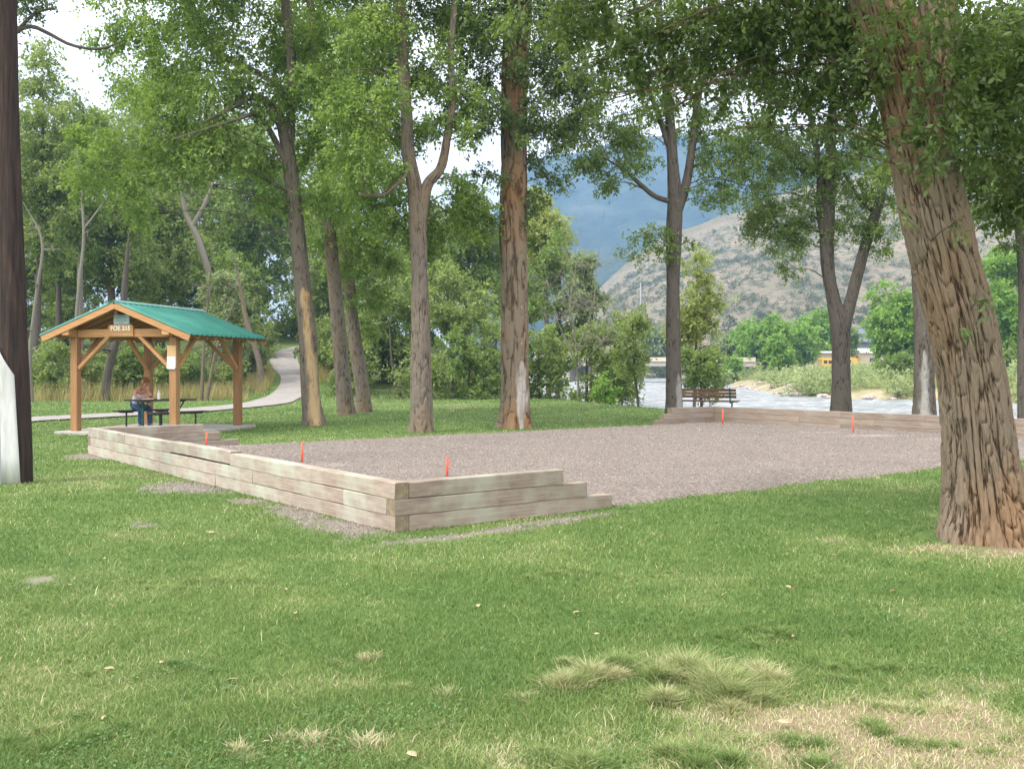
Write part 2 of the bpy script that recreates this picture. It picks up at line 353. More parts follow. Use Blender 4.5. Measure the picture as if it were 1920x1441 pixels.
def catmull(P, n):
    P = np.asarray(P, float); m = len(P)
    if m == 2: t = np.linspace(0, 1, n)[:, None]; return P[0] * (1 - t) + P[1] * t
    E = np.vstack([2 * P[0] - P[1], P, 2 * P[-1] - P[-2]]); t = np.linspace(0, m - 1 - 1e-6, n); i = t.astype(int); f = (t - i)[:, None]
    a, b, c, d = E[i], E[i + 1], E[i + 2], E[i + 3]
    return .5 * (2 * b + (c - a) * f + (2 * a - 5 * b + 4 * c - d) * f ** 2 + (3 * b - a - 3 * c + d) * f ** 3)
def tube(P, R, nv, nu, seed=0, furrow=0.0, fu=22, fv=2.2, flare=0.0):
    """tapered tube through points; returns V, Q, uv, ridge. furrow = bark ridge depth"""
    PR = catmull(np.hstack([np.asarray(P, float), np.asarray(R, float)[:, None]]), nv)
    C = PR[:, :3]; r = np.maximum(PR[:, 3], .002)
    Tn = np.gradient(C, axis=0); Tn /= np.linalg.norm(Tn, axis=1)[:, None] + 1e-9
    up = np.array([0, 1.0, 0]) if abs(Tn[0][2]) > .5 else np.array([0, 0, 1.0])
    X = np.cross(up, Tn); X /= np.linalg.norm(X, axis=1)[:, None] + 1e-9; Y = np.cross(Tn, X)
    th = np.linspace(0, 2 * np.pi, nu, endpoint=False)
    ln = np.concatenate([[0], np.cumsum(np.linalg.norm(np.diff(C, axis=0), axis=1))])
    TH, LN = np.meshgrid(th, ln); rr = np.repeat(r[:, None], nu, 1); ridge = np.full_like(rr, .5)
    if furrow > 0:
        u = TH / (2 * np.pi) * fu; wv = (vnoise(u * .5, LN * fv * .6, seed + .5, px=max(1, fu // 2)) - .5) * 1.6
        a = vnoise(u + wv * 0 + 0, LN * fv + wv, seed + .1, px=fu); b = vnoise(u * 2, LN * fv * 2.6, seed + 3.7, px=fu * 2); g = vnoise(u * 4, LN * fv * 6, seed + 9.2, px=min(64, fu * 4))
        rd = np.minimum(1, np.abs(2 * a - 1) * 2.8 + .2 * np.abs(2 * b - 1)) * np.minimum(1, .35 + np.abs(2 * vnoise(u * .7 + 3, LN * fv * 2.2 + wv, seed + 13.3, px=max(1, int(fu * .7))) - 1) * 3.0); ridge = np.clip(.62 * rd + .22 * b + .16 * g, 0, 1)
        lump = (vnoise(TH / (2 * np.pi) * 4, LN * .7, seed + 5.5, px=4) - .5) * .22
        rr = rr * (1 + lump) + furrow * (ridge - .5) * 2 * np.minimum(1, rr / r.max() * 1.2)
    if flare > 0:
        fl = np.exp(-LN / .28); root = .5 + .5 * np.cos(TH * 5 + seed) * .8 + .25 * np.cos(TH * 3 + 2 * seed)
        rr = rr * (1 + flare * fl * root)
    V = C[:, None, :] + X[:, None, :] * (np.cos(TH) * rr)[..., None] + Y[:, None, :] * (np.sin(TH) * rr)[..., None]
    i = np.arange(nv - 1)[:, None] * nu; j = np.arange(nu)[None, :]; j2 = (j + 1) % nu
    Q = np.stack([i + j, i + j2, i + nu + j2, i + nu + j], -1).reshape(-1, 4)
    uv = np.stack([np.abs(TH / np.pi - 1) * r.max() * np.pi, LN + seed * 3.3], -1).reshape(-1, 2)   # mirrored: no seam
    return V.reshape(-1, 3), Q, uv, ridge.ravel()
class Tubes:
    def __init__(s): s.V = []; s.Q = []; s.U = []; s.R = []; s.n = 0; s.patch = None
    def add(s, *a, **k):
        V, Q, U, R = tube(*a, **k); s.V.append(V); s.Q.append(Q + s.n); s.U.append(U); s.R.append(R); s.n += len(V)
    def build(s, name, m, parent):
        V = np.vstack(s.V); R = np.concatenate(s.R); at = {'ridge': R}
        if s.patch is not None:
            P = np.array(s.patch); o_ = np.argsort(P[:, 2]); P = P[o_]     # x, y, z, half width (local metres)
            xc = np.interp(V[:, 2], P[:, 2], P[:, 0]); yc = np.interp(V[:, 2], P[:, 2], P[:, 1]); hw_ = np.interp(V[:, 2], P[:, 2], P[:, 3], left=P[0, 3], right=0)
            nz_ = (fbm(V[:, 0] * 9, V[:, 2] * 2.2, 3.1) - .5) * 1.3
            at['patch'] = .9 * sst((1 - np.abs(V[:, 0] - xc) / (hw_ + 1e-3) + nz_) * 1.3) * (V[:, 1] < yc)
        return mesh_np(name, V, np.vstack(s.Q), mats=m, uv=np.vstack(s.U), attr=at, smooth=True, parent=parent)
def unit(v): return v / (np.linalg.norm(v, axis=-1, keepdims=True) + 1e-9)
def leaf_mesh(clusters, size, cov, rg, droop=.35, slim=.27, perrad=7, twl=.32):
    """clusters: (centre, (rx,ry,rz), cov factor). returns V, Q"""
    Vs = []
    for c, R, cf in clusters:
        c = np.asarray(c, float); R = np.asarray(R, float)
        area = math.pi * R[0] * R[2]; nl = int(cov * cf * area / (.5 * slim * 2 * size * size)); 
        if nl < 12: nl = 12
        per = 11; nt = max(2, nl // per); ns = perrad + 3
        sc = unit(rg.normal(size=(ns, 3))) * (.35 + .5 * rg.random((ns, 1)))
        srr = .30 + .40 * rg.random(ns)
        k = rg.integers(0, ns, nt)
        q = sc[k] + unit(rg.normal(size=(nt, 3))) * (rg.random((nt, 1)) ** .5) * srr[k][:, None]
        base = c + q * R
        out = unit(unit(q * R) * .8 + rg.normal(size=(nt, 3)) * .6 + np.array([0, 0, -droop]))
        tl = min(.75, twl * R.mean() + .08) * (.5 + rg.random((nt, 1)))
        t = rg.random((nt, per, 1)); 
        p = base[:, None] + out[:, None] * tl[:, None] * t + np.array([0, 0, -1.0]) * (t ** 2) * tl[:, None] * droop * .8 + rg.normal(size=(nt, per, 3)) * size * .35
        ax = unit(out[:, None] * .5 + rg.normal(size=(nt, per, 3)) * .75 + np.array([0, 0, -droop]))
        nn = unit(rg.normal(size=(nt, per, 3)) * .8 + np.array([0, 0, 1.0]))
        w = unit(np.cross(ax, nn)); nn = np.cross(w, ax)
        s = size * (.6 + .8 * rg.random((nt, per, 1)))
        v = np.stack([p, p + ax * s * .45 + w * s * slim + nn * s * .07, p + ax * s, p + ax * s * .45 - w * s * slim + nn * s * .07], 2)
        Vs.append(v.reshape(-1, 3))
    V = np.vstack(Vs); Q = np.arange(len(V)).reshape(-1, 4); return V, Q
def CL(px, py, d, r, cf=1.0, ry=None, rd=None):
    p = A(px, py, d); k = d / F
    return (tuple(p), (r * k, (rd or r) * k, (ry or r * .8) * k), cf)

# ------------------------------------------------------------------ terrain
near_edge = np.array([(-40, 400), (-14, 200), (-4, 110), (1.5, 70), (5.2, 52), (6.6, 45.5), (9.5, 38.2), (13, 35), (20, 30.5), (32, 22), (60, 2), (90, -40)], float)
far_edge = np.array([(30, 420), (44, 240), (38, 185), (31, 141), (26.5, 104), (27, 90), (38, 76), (58, 58), (95, 25), (150, -40)], float)
def pdist(x, y, P):
    best = np.full(np.shape(x), 1e9); side = np.zeros(np.shape(x))
    for (ax, ay), (bx, by) in zip(P[:-1], P[1:]):
        dx, dy = bx - ax, by - ay; t = np.clip(((x - ax) * dx + (y - ay) * dy) / (dx * dx + dy * dy), 0, 1)
        d = np.hypot(x - ax - t * dx, y - ay - t * dy); cr = dx * (y - ay) - dy * (x - ax); m = d < best
        best = np.where(m, d, best); side = np.where(m, np.sign(cr), side)
    return best, side
def terrain(x, y, full=False):
    x = np.asarray(x, float); y = np.asarray(y, float)
    dn, sn = pdist(x, y, near_edge); df, sf = pdist(x, y, far_edge)
    park = sn < 0; far = sf > 0          # resolved below
    z = np.zeros_like(x + y)
    # berm rising behind the path
    start = 54 + np.clip((-x - 14) * -.05, -6, 0)
    s = np.clip((y - start), 0, 38) * .13 * sst((2 - x) / 10)
    s = s * s / (s + .35)
    z = z + s + (fbm(x * .15, y * .15, 3.3) - .5) * np.clip((y - 52) / 20, 0, 1) * 1.2 * sst((4 - x) / 8)
    z = z + (fbm(x * .3, y * .3, 1.1) - .5) * .05 * sst((y - 2) / 10) * sst((np.hypot(x - 2, y - 20) - 13) / 10)
    inpark = SIDE_P(x, y)
    z = np.where(inpark, z * sst(dn / 6) - 1.15 * (1 - sst(dn / 2.2)), z)
    fr = SIDE_F(x, y)
    zf = -1.1 + .9 * sst(df / 4) + 2.25 * sst(df / 62) + (fbm(x * .12, y * .12, 5.0) - .5) * 1.0 * sst(df / 8) * sst((90 - df) / 30)
    z = np.where(fr, zf, z); z = np.where(~inpark & ~fr, -1.9, z)
    if full: return z, inpark, fr, dn, df
    return z
def poly_in(x, y, P):
    r = np.zeros(np.shape(x), bool); n_ = len(P)
    for i in range(n_):
        x1, y1 = P[i]; x2, y2 = P[(i + 1) % n_]
        c = ((y1 > y) != (y2 > y)) & (x < (x2 - x1) * (y - y1) / ((y2 - y1) + 1e-12) + x1); r ^= c
    return r
PP = [tuple(p) for p in near_edge] + [(-4000, -40), (-4000, 400)]
PP[-1] = (-4000, 4500); PP.insert(0, (-300, 4500))
FP = [tuple(p) for p in far_edge] + [(6000, -40), (6000, 4500), (-200, 4500)]
def SIDE_P(x, y): return poly_in(x, y, PP) | (y < -40)
def SIDE_F(x, y): return poly_in(x, y, FP)
def tz(x, y): return float(terrain(np.array([x]), np.array([y]))[0])
def onground(px, d, dz=0): x = (px - 960) / F * d; return Vector((x, d, tz(x, d) + dz))

# court frame
C0 = Vector((-1.17, 9.95, 0)); ua = Vector((-.604, .797, 0)).normalized(); ub = Vector((.797, .604, 0)).normalized()
LA = 11.6; LB = 17.9
def K(a, b, z=0): return C0 + ua * a + ub * b + Vector((0, 0, z))
def kab(x, y): dx = x - C0.x; dy = y - C0.y; return dx * ua.x + dy * ua.y, dx * ub.x + dy * ub.y
path_pts = [(-230, 806), (-60, 797), (55, 788), (200, 780), (320, 773.5), (430, 764), (500, 756)]
pp = [(GP(a, b).x, GP(a, b).y) for a, b in path_pts]
pp += [((px - 960) / F * d, d) for px, d in [(524, 53), (548, 57.5), (557, 61.5), (553, 65.5), (538, 69.5), (532, 74), (540, 79), (568, 83), (625, 86)]]
pc = catmull(np.array([(a, b, 0) for a, b in pp]), 160)[:, :2]
def pathdist(x, y):
    b = np.full(np.shape(x), 1e9)
    for q in pc[::2]: b = np.minimum(b, np.hypot(x - q[0], y - q[1]))
    return b
bare = [(355, 914, .8, .55), (640, 988, .85, .36), (560, 962, .6, .3), (470, 940, .4, .2), (262, 985, .25, .12), (185, 855, .8, .6), (900, 1000, 1.1, .12), (1060, 975, .9, .11), (75, 1087, .18, .12)]
def baremask(x, y):
    r = np.full(np.shape(x), -1.0)
    for px, py, rx, ry in bare:
        g = GP(px, py); dx = x - g.x; dy = y - g.y
        if px < 700: a_ = dx * ua.x + dy * ua.y; b_ = dx * ub.x + dy * ub.y
        else: a_ = dx * ub.x + dy * ub.y; b_ = dx * ua.x + dy * ua.y
        r = np.maximum(r, 1.25 - np.sqrt((a_ / rx) ** 2 + (b_ / ry) ** 2))
    return np.clip((r + (fbm(np.asarray(x) * 5, np.asarray(y) * 5, 2.2) - .5) * 1.7) * 1.5, 0, 1)
dryspots = [(1800, 1420, 1.0, .55, .9), (1650, 1340, .55, .3, .8), (1480, 1400, .5, .25, .5), (1250, 1230, .35, .25, .35), (1760, 1140, .5, .3, .5), (1850, 1030, 1.3, .5, .55),
            (300, 1380, .7, .5, .25), (60, 1190, .7, .4, .3), (560, 1260, .6, .3, .2), (150, 890, 1.6, 1, .25), (700, 830, 2.2, 1.2, .25), (820, 760, 8, 2.5, .3), (1000, 1400, .5, .2, .3), (540, 1300, .4, .2, .3)]
def drymask(x, y):
    r = (fbm(np.asarray(x) * .8, np.asarray(y) * .8, 8.8) - .5) * .9 + .10 + (fbm(np.asarray(x) * 3.1, np.asarray(y) * 3.1, 4.8) - .5) * .5
    w1 = (fbm(np.asarray(x) * 2.3, np.asarray(y) * 2.3, 12.1) - .5) * 2.2; w2 = fbm(np.asarray(x) * 4.1, np.asarray(y) * 6.1, 14.1)
    for px, py, rx, ry, s in dryspots:
        g = GP(px, py); q = ((x - g.x) / rx) ** 2 + ((y - g.y) / ry) ** 2; r = r + s * np.exp(-np.maximum(0, q * (1 + w1) + w1 * .5)) * (.35 + 1.3 * w2)
    return np.clip(r, 0, 1)
def axis(lo, hi, fine, steps):
    a = [0.0]
    while a[-1] < hi: a.append(a[-1] + fine * (1 + max(0, a[-1] - steps) * .06))
    b = [0.0]
    while b[-1] > lo: b.append(b[-1] - fine * (1 + max(0, -b[-1] - steps) * .06))
    return np.array(sorted(set(b + a)))
gx = axis(-2500, 3500, .16, 9); gy = axis(-60, 3800, .2, 24)
X, Y = np.meshgrid(gx, gy); Z, ip, fr, dn, df = terrain(X, Y, True)
nx, ny = len(gx), len(gy); ii = np.arange(ny - 1)[:, None] * nx; jj = np.arange(nx - 1)[None, :]
Q = np.stack([ii + jj, ii + jj + 1, ii + nx + jj + 1, ii + nx + jj], -1).reshape(-1, 4)
dr = np.maximum(drymask(X, Y), 0)
wild = sst((Y - 51 - (X + 14) * -.03) / 4) * ip * sst((3 - X) / 3) * sst((pathdist(X, Y) - 1.5) / 1.5)
ground = mesh_np('ground', np.stack([X, Y, Z], -1), Q, mats=M['lawn'], attr={'dry': dr.ravel(), 'bare': baremask(X, Y).ravel(), 'wild': wild.ravel(), 'bank': np.clip(fr * 1.0 + (~ip & ~fr), 0, 1).ravel()}, smooth=True)
tag(ground, kind='structure')
# water
wx = np.linspace(-60, 160, 221); wy = np.linspace(-40, 420, 461); WX, WY = np.meshgrid(wx, wy)
WZ = -1.0 + (fbm(WX * .5, WY * .9, 6.1, 5) - .5) * .34; n1 = len(wx); ii = np.arange(len(wy) - 1)[:, None] * n1; jj = np.arange(n1 - 1)[None, :]
tag(mesh_np('river_water', np.stack([WX, WY, WZ], -1), np.stack([ii + jj, ii + jj + 1, ii + n1 + jj + 1, ii + n1 + jj], -1).reshape(-1, 4), mats=M['water'], smooth=True), kind='structure')
# path ribbon
t = np.gradient(pc, axis=0); t /= np.linalg.norm(t, axis=1)[:, None]; nn = np.stack([-t[:, 1], t[:, 0]], -1)
V = []
for k_, o_ in enumerate(np.linspace(-1.0, 1.0, 7)):
    q = pc + nn * o_; V.append(np.stack([q[:, 0], q[:, 1], terrain(q[:, 0], q[:, 1]) + .045 + .012 * (1 - abs(o_))], -1))
V = np.stack(V, 1); ii = np.arange(len(pc) - 1)[:, None] * 7; jj = np.arange(6)[None, :]
tag(mesh_np('path', V, np.stack([ii + jj, ii + jj + 1, ii + 8 + jj, ii + 7 + jj], -1).reshape(-1, 4), mats=M['path'], smooth=True), kind='structure')
# gravel court
aa = np.linspace(.0, LA, 140); bb = np.linspace(.0, LB, 200); AA, BB = np.meshgrid(aa, bb)
AJ = AA.copy(); e = (fbm(BB * 1.3, BB * 0, 1.2) - .5) * .7; open_ = sst((BB - 2.3) / .8) * sst((LB - 2.3 - BB) / .8)
AJ = AA + open_ * (e * np.clip(1 - AA / 3, 0, 1) + e[::-1] * np.clip((AA - LA + 3) / 3, 0, 1))
GX = C0.x + ua.x * AJ + ub.x * BB; GY = C0.y + ua.y * AJ + ub.y * BB
ed = np.minimum(AA, LA - AA); GZ = -.02 + .04 * sst(ed / .3) + .06 * sst(ed / .8) + (fbm(GX * 2, GY * 2, 3.3) - .5) * .05 * sst(ed / .5)
GZ += .16 * sst((2.6 - BB) / 2.0) * sst(ed / .3 + .3) * .6
sand = np.zeros_like(GX)
for px, py, rx, ry in [(1548, 812.5, .15, .9), (1645, 819, .15, .9), (620, 873, .45, .5), (870, 905, .3, .4), (430, 838, .4, .5), (1780, 826, .15, .8)]:
    g = GP(px, py, .05); dx = GX - g.x; dy = GY - g.y; a_ = dx * ua.x + dy * ua.y; b_ = dx * ub.x + dy * ub.y
    if px > 1000: a_, b_ = dy, dx
    else: a_, b_ = a_, b_
    sand = np.maximum(sand, (1 - sst(np.sqrt((a_ / max(rx, .25)) ** 2 + (b_ / ry) ** 2) * 1.2 - .4)) * (.75 if px > 1000 else .45))
n1 = len(aa); ii = np.arange(len(bb) - 1)[:, None] * n1; jj = np.arange(n1 - 1)[None, :]
tag(mesh_np('gravel_court', np.stack([GX, GY, GZ], -1), np.stack([ii + jj, ii + jj + 1, ii + n1 + jj + 1, ii + n1 + jj], -1).reshape(-1, 4)[:, ::-1], mats=M['gravel'], attr={'sand': sand.ravel()}, smooth=True), kind='structure')
# loose stones on the court and on the bare patches
NS = 42000; a_ = rng.random(NS) * LA; b_ = rng.random(NS) ** 1.25 * LB
sx_ = C0.x + ua.x * a_ + ub.x * b_; sy_ = C0.y + ua.y * a_ + ub.y * b_
ix = np.clip((a_ / LA * (len(aa) - 1)).astype(int), 0, len(aa) - 1); iy = np.clip((b_ / LB * (len(bb) - 1)).astype(int), 0, len(bb) - 1); sz_ = GZ[iy, ix]
ex = rng.uniform(-7, 3, 60000); ey = rng.uniform(8, 19, 60000); bmk = baremask(ex, ey) > .35; aq, bq = kab(ex, ey); bmk &= ~((aq > 0) & (bq > 0))
sx_ = np.r_[sx_, ex[bmk]]; sy_ = np.r_[sy_, ey[bmk]]; sz_ = np.r_[sz_, np.full(bmk.sum(), .012)]
n_ = len(sx_); s_ = (.005 + .008 * rng.random(n_) ** 2) * (1 + np.hypot(sx_, sy_) / 40)
base = np.array([(1, 0, -.3), (-.5, .87, -.3), (-.5, -.87, -.3), (0, 0, .75)])
V = base[None] * s_[:, None, None] * rng.uniform(.6, 1.3, (n_, 4, 3)); an = rng.random(n_) * 6.28
V = np.stack([V[..., 0] * np.cos(an)[:, None] - V[..., 1] * np.sin(an)[:, None], V[..., 0] * np.sin(an)[:, None] + V[..., 1] * np.cos(an)[:, None], V[..., 2]], -1) + np.stack([sx_, sy_, sz_ + s_ * .2], -1)[:, None]
T = (np.array([(0, 1, 3), (1, 2, 3), (2, 0, 3)])[None] + np.arange(n_)[:, None, None] * 4).reshape(-1, 3)
tag(mesh_np('gravel_stones', V, None, T, mats=M['stones']), 'loose grey pebbles scattered over the court and bare patches', 'gravel', kind='stuff')

# ------------------------------------------------------------------ grass
tree_bases = [GP(1848, 1010), GP(590, 797), GP(648, 777), GP(683, 773), GP(791, 810), GP(966, 802)]
def grass(NB):
    u = rng.random(NB); d0, d1, pw = 3.2, 58.0, -.55
    d = (d0 ** pw + u * (d1 ** pw - d0 ** pw)) ** (1 / pw)
    px = rng.uniform(-800, 2800, NB); x = (px - 960) / F * d; y = d
    tuft = np.zeros(NB)
    # long tufts
    tx, ty, th, tb, tl = [], [], [], [], []
    for (px_, py_, rx, ry, h, dryv, num) in [(1290, 1285, .56, .38, .14, .47, 36000), (1480, 1195, .55, .22, .06, .12, 9000), (1290, 1430, .62, .16, .09, .15, 10000), (1660, 1380, .22, .14, .06, .25, 1500), (1480, 1395, .2, .1, .06, .35, 1400), (1820, 1400, .2, .1, .05, .3, 1200), (1700, 1330, .3, .1, .05, .6, 1500), (700, 1240, .3, .1, .055, .6, 1200), (380, 1095, .5, .2, .05, .1, 4000),
                                           (300, 1255, .5, .16, .045, .02, 5000), (100, 1390, .5, .25, .055, .02, 6000), (1560, 1260, .5, .2, .055, .08, 5000), (1090, 1080, .6, .2, .05, .2, 3000), (745, 990, .10, .08, .09, .05, 500), (870, 1300, .4, .1, .06, .5, 1500), (560, 1400, .4, .1, .07, .75, 2000)]:
        g = GP(px_, py_); nsub = int(max(4, rx * ry * 130)); num = int(num * .72)
        scx = g.x + rx * .62 * rng.normal(size=nsub); scy = g.y + ry * .62 * rng.normal(size=nsub); ds = np.hypot((scx - g.x) / rx, (scy - g.y) / ry); k = rng.integers(0, nsub, num)
        srd = rng.uniform(.04, .12, nsub); dsv = rng.normal(0, .13, nsub); sh_ = rng.uniform(.55, 1.15, nsub) * np.exp(-ds ** 2 * .35)
        rr = np.abs(rng.normal(0, .6, num)); an = rng.random(num) * 6.283; ox = srd[k] * rr * np.cos(an); oy = srd[k] * rr * np.sin(an)
        tx.append(scx[k] + ox); ty.append(scy[k] + oy); th.append(np.maximum(.018, h * sh_[k] * rng.uniform(.4, 1.15, num) * (1 - .25 * rr)))
        tl.append(np.stack([ox / srd[k], oy / srd[k]], -1) * .5 * th[-1][:, None]); tb.append(np.clip(dryv + dsv[k] + rng.normal(0, .17, num) + (rng.random(num) < .12) * .4, 0, 1))
    x = np.r_[x, *tx]; y = np.r_[y, *ty]
    T_ = len(x) - NB
    aq, bq = kab(x, y)
    keep = ~((aq > .02) & (aq < LA - .02) & (bq > .02) & (bq < LB - .02))
    keep |= ((aq < .25 + .3 * (vnoise(bq * 3, 0 * bq, 2.0) - .5)) | (aq > LA - .25)) & (bq > 2.6) & (bq < LB - 2.6)
    keep &= pathdist(x, y) > 1.12
    bm_ = baremask(x, y); keep &= rng.random(len(x)) > bm_ * .985
    for i_, tb_ in enumerate(tree_bases): keep &= np.hypot(x - tb_.x, y - tb_.y) > (.62 if i_ == 0 else .4)
    z, ip_, fr_, dn_, _ = terrain(x, y, True); keep &= ip_ & (dn_ > 1.0)
    wildz = sst((y - 51) / 4) * sst((3 - x) / 3)
    dd = np.hypot(x, y); dm = drymask(x, y)
    dryv = np.clip(.03 + dm * .7 + (fbm(x * .45, y * .45, 21.3) - .5) * .65 + rng.normal(0, .14, len(x)) + (rng.random(len(x)) < .06 + .3 * dm) * .5, 0, 1)
    h = (.014 + .018 * vnoise(x * 2.2, y * 2.2, 1.5) + .016 * rng.random(len(x))) * (1 - .35 * dm) * (1 + dd * .016)
    h = h * (1 + 1.3 * (rng.random(len(x)) < .012)) * (1 + 3.0 * wildz)
    h[NB:] = np.concatenate(th); dryv[NB:] = np.concatenate(tb)
    dens = np.clip(1.15 - dm * .75, .2, 1); keep &= (rng.random(len(x)) < dens) | (np.arange(len(x)) >= NB)
    tlv = np.vstack([np.zeros((NB, 2))] + tl)
    x, y, z, h, dryv, dd, tlv = [q[keep] for q in (x, y, z, h, dryv, dd, tlv)]; n_ = len(x)
    w = (.0019 + .0012 * rng.random(n_)) * np.maximum(.8, dd / 7.0) ; an = rng.random(n_) * 6.283
    ln = rng.normal(0, .5, (n_, 2)) * h[:, None] * (1 + .4 * (rng.random((n_, 1)) < .2)) + tlv
    wx_, wy_ = np.cos(an) * w, np.sin(an) * w; V = np.zeros((n_, 5, 3))
    z0 = z - .004
    V[:, 0] = np.stack([x - wx_, y - wy_, z0], -1); V[:, 1] = np.stack([x + wx_, y + wy_, z0], -1)
    V[:, 2] = np.stack([x + wx_ * .8 + ln[:, 0] * .4, y + wy_ * .8 + ln[:, 1] * .4, z0 + h * .62], -1)
    V[:, 3] = np.stack([x - wx_ * .8 + ln[:, 0] * .4, y - wy_ * .8 + ln[:, 1] * .4, z0 + h * .62], -1)
    V[:, 4] = np.stack([x + ln[:, 0] * 1.25, y + ln[:, 1] * 1.25, z0 + h * .97], -1)
    i_ = np.arange(n_)[:, None] * 5
    return mesh_np('grass', V, i_ + np.array([0, 1, 2, 3]), i_ + np.array([3, 2, 4]), mats=M['blade'], attr={'dry': np.repeat(dryv, 5)})
tag(grass(980000), 'mown green lawn grass with straw coloured patches', 'grass', kind='stuff')

# ------------------------------------------------------------------ trees
def tree(name, label, cat, group, bark, leaf, stems, clusters, size, cov=1.6, seed=1, furrow=.0, nu=28, fu=22, fv=2.2, flare=.35, extra=None, base=None, limb_r=.035, droop=.35, twigs=3, perrad=7, slim=.27, fine=1.0, patch=None):
    """stems: list of lists of (px,py,wpx,d); first one is the trunk from the ground."""
    rg = np.random.default_rng(seed); s0 = stems[0][0]; d0 = s0[3]
    b = base if base is not None else A(s0[0], s0[1], s0[3]); b = Vector(b)
    root = empty(name, b, label=label, cat=cat, group=group)
    tb = Tubes(); nodes = []
    for k, st in enumerate(stems):
        P = []; R = []
        for q in st:
            p = A(q[0], q[1], q[3]); P.append(tuple(p - b)); R.append(q[2] / F * q[3] / 2)
        if k == 0: P[0] = (P[0][0], P[0][1], -.15)
        ln = sum((Vector(P[i + 1]) - Vector(P[i])).length for i in range(len(P) - 1))
        nv = max(8, int(ln * (26 if furrow > 0 else 4) * fine)); big = furrow > 0
        tb.add(P, R, nv, nu if k == 0 else max(8, int(nu * .7)), seed=seed + k, furrow=furrow * (1 if k == 0 else .55), fu=fu if k == 0 else max(8, fu // 2), fv=fv, flare=flare if k == 0 else 0)
        C = catmull(np.hstack([np.array(P), np.array(R)[:, None]]), 30); nodes += [(Vector(c[:3]), c[3], k) for c in C]
    cl = [(tuple(Vector(c) - b), R, cf) for c, R, cf in clusters]
    for c, R, cf in cl:
        cv = Vector(c); best = min(nodes, key=lambda q: (q[0] - cv).length + (3 if q[0].z > cv.z - .1 else 0) + (0 if q[0].z > 1.6 else 4))
        s = best[0]; mid = (s + cv) / 2 + Vector((0, 0, .12 * (s - cv).length)) + Vector(rg.normal(0, .05, 3)) * (s - cv).length
        r0 = min(best[1] * .5, limb_r * (.4 + (s - cv).length * .16)); tb.add([tuple(s), tuple(mid), tuple(cv)], [r0, r0 * .65, r0 * .3], 9, 6, seed=seed)
        for _ in range(twigs):
            e = cv + Vector(unit(rg.normal(size=3))) .normalized() * 1.0 * R[0] * .85; e.z -= R[2] * .2
            m_ = (cv + e) / 2 + Vector((0, 0, R[2] * .15)); tb.add([tuple(mid.lerp(cv, .6)), tuple(m_), tuple(e)], [r0 * .35, r0 * .22, r0 * .1], 6, 4, seed=seed)
    if patch: tb.patch = [(*(A(q[0], q[1], d0) - b), q[2] / F * d0 / 2) for q in patch]
    tb.build('trunk', bark, root)
    fgm = 1.75 if d0 < 40 else 1.0
    V, Q = leaf_mesh(cl, size * (.86 if fgm > 1 else 1), cov * fgm, rg, droop=droop, perrad=perrad, slim=slim)
    mesh_np('crown', V, Q, mats=leaf, parent=root)
    if extra: extra(root, b)
    return root
def spread(cx, cy, d, rx, ry, n_, r, cf=1.0, seed=0, rd=None, boxy=False):
    """n_ clusters spread in an ellipse (target pixels) round cx,cy, spread in depth too"""
    rg = np.random.default_rng(seed + int(cx * 3 + cy)); out = []
    for _ in range(n_):
        v = unit(rg.normal(size=3)) * (rg.random() ** .4)
        if boxy: v = np.clip(v * 1.35, -1, 1)
        dd = d + v[1] * (rd if rd else rx / F * d * .8); out.append(CL(cx + v[0] * rx, cy + v[2] * ry, dd, r * rg.uniform(.7, 1.25), cf * rg.uniform(.6, 1.3)))
    return out
GT = 'tall trees on the park lawn'
def LC(lst, d, cf=1.0): return [CL(q[0], q[1], d + (q[3] if len(q) > 3 else 0), q[2], cf) for q in lst]
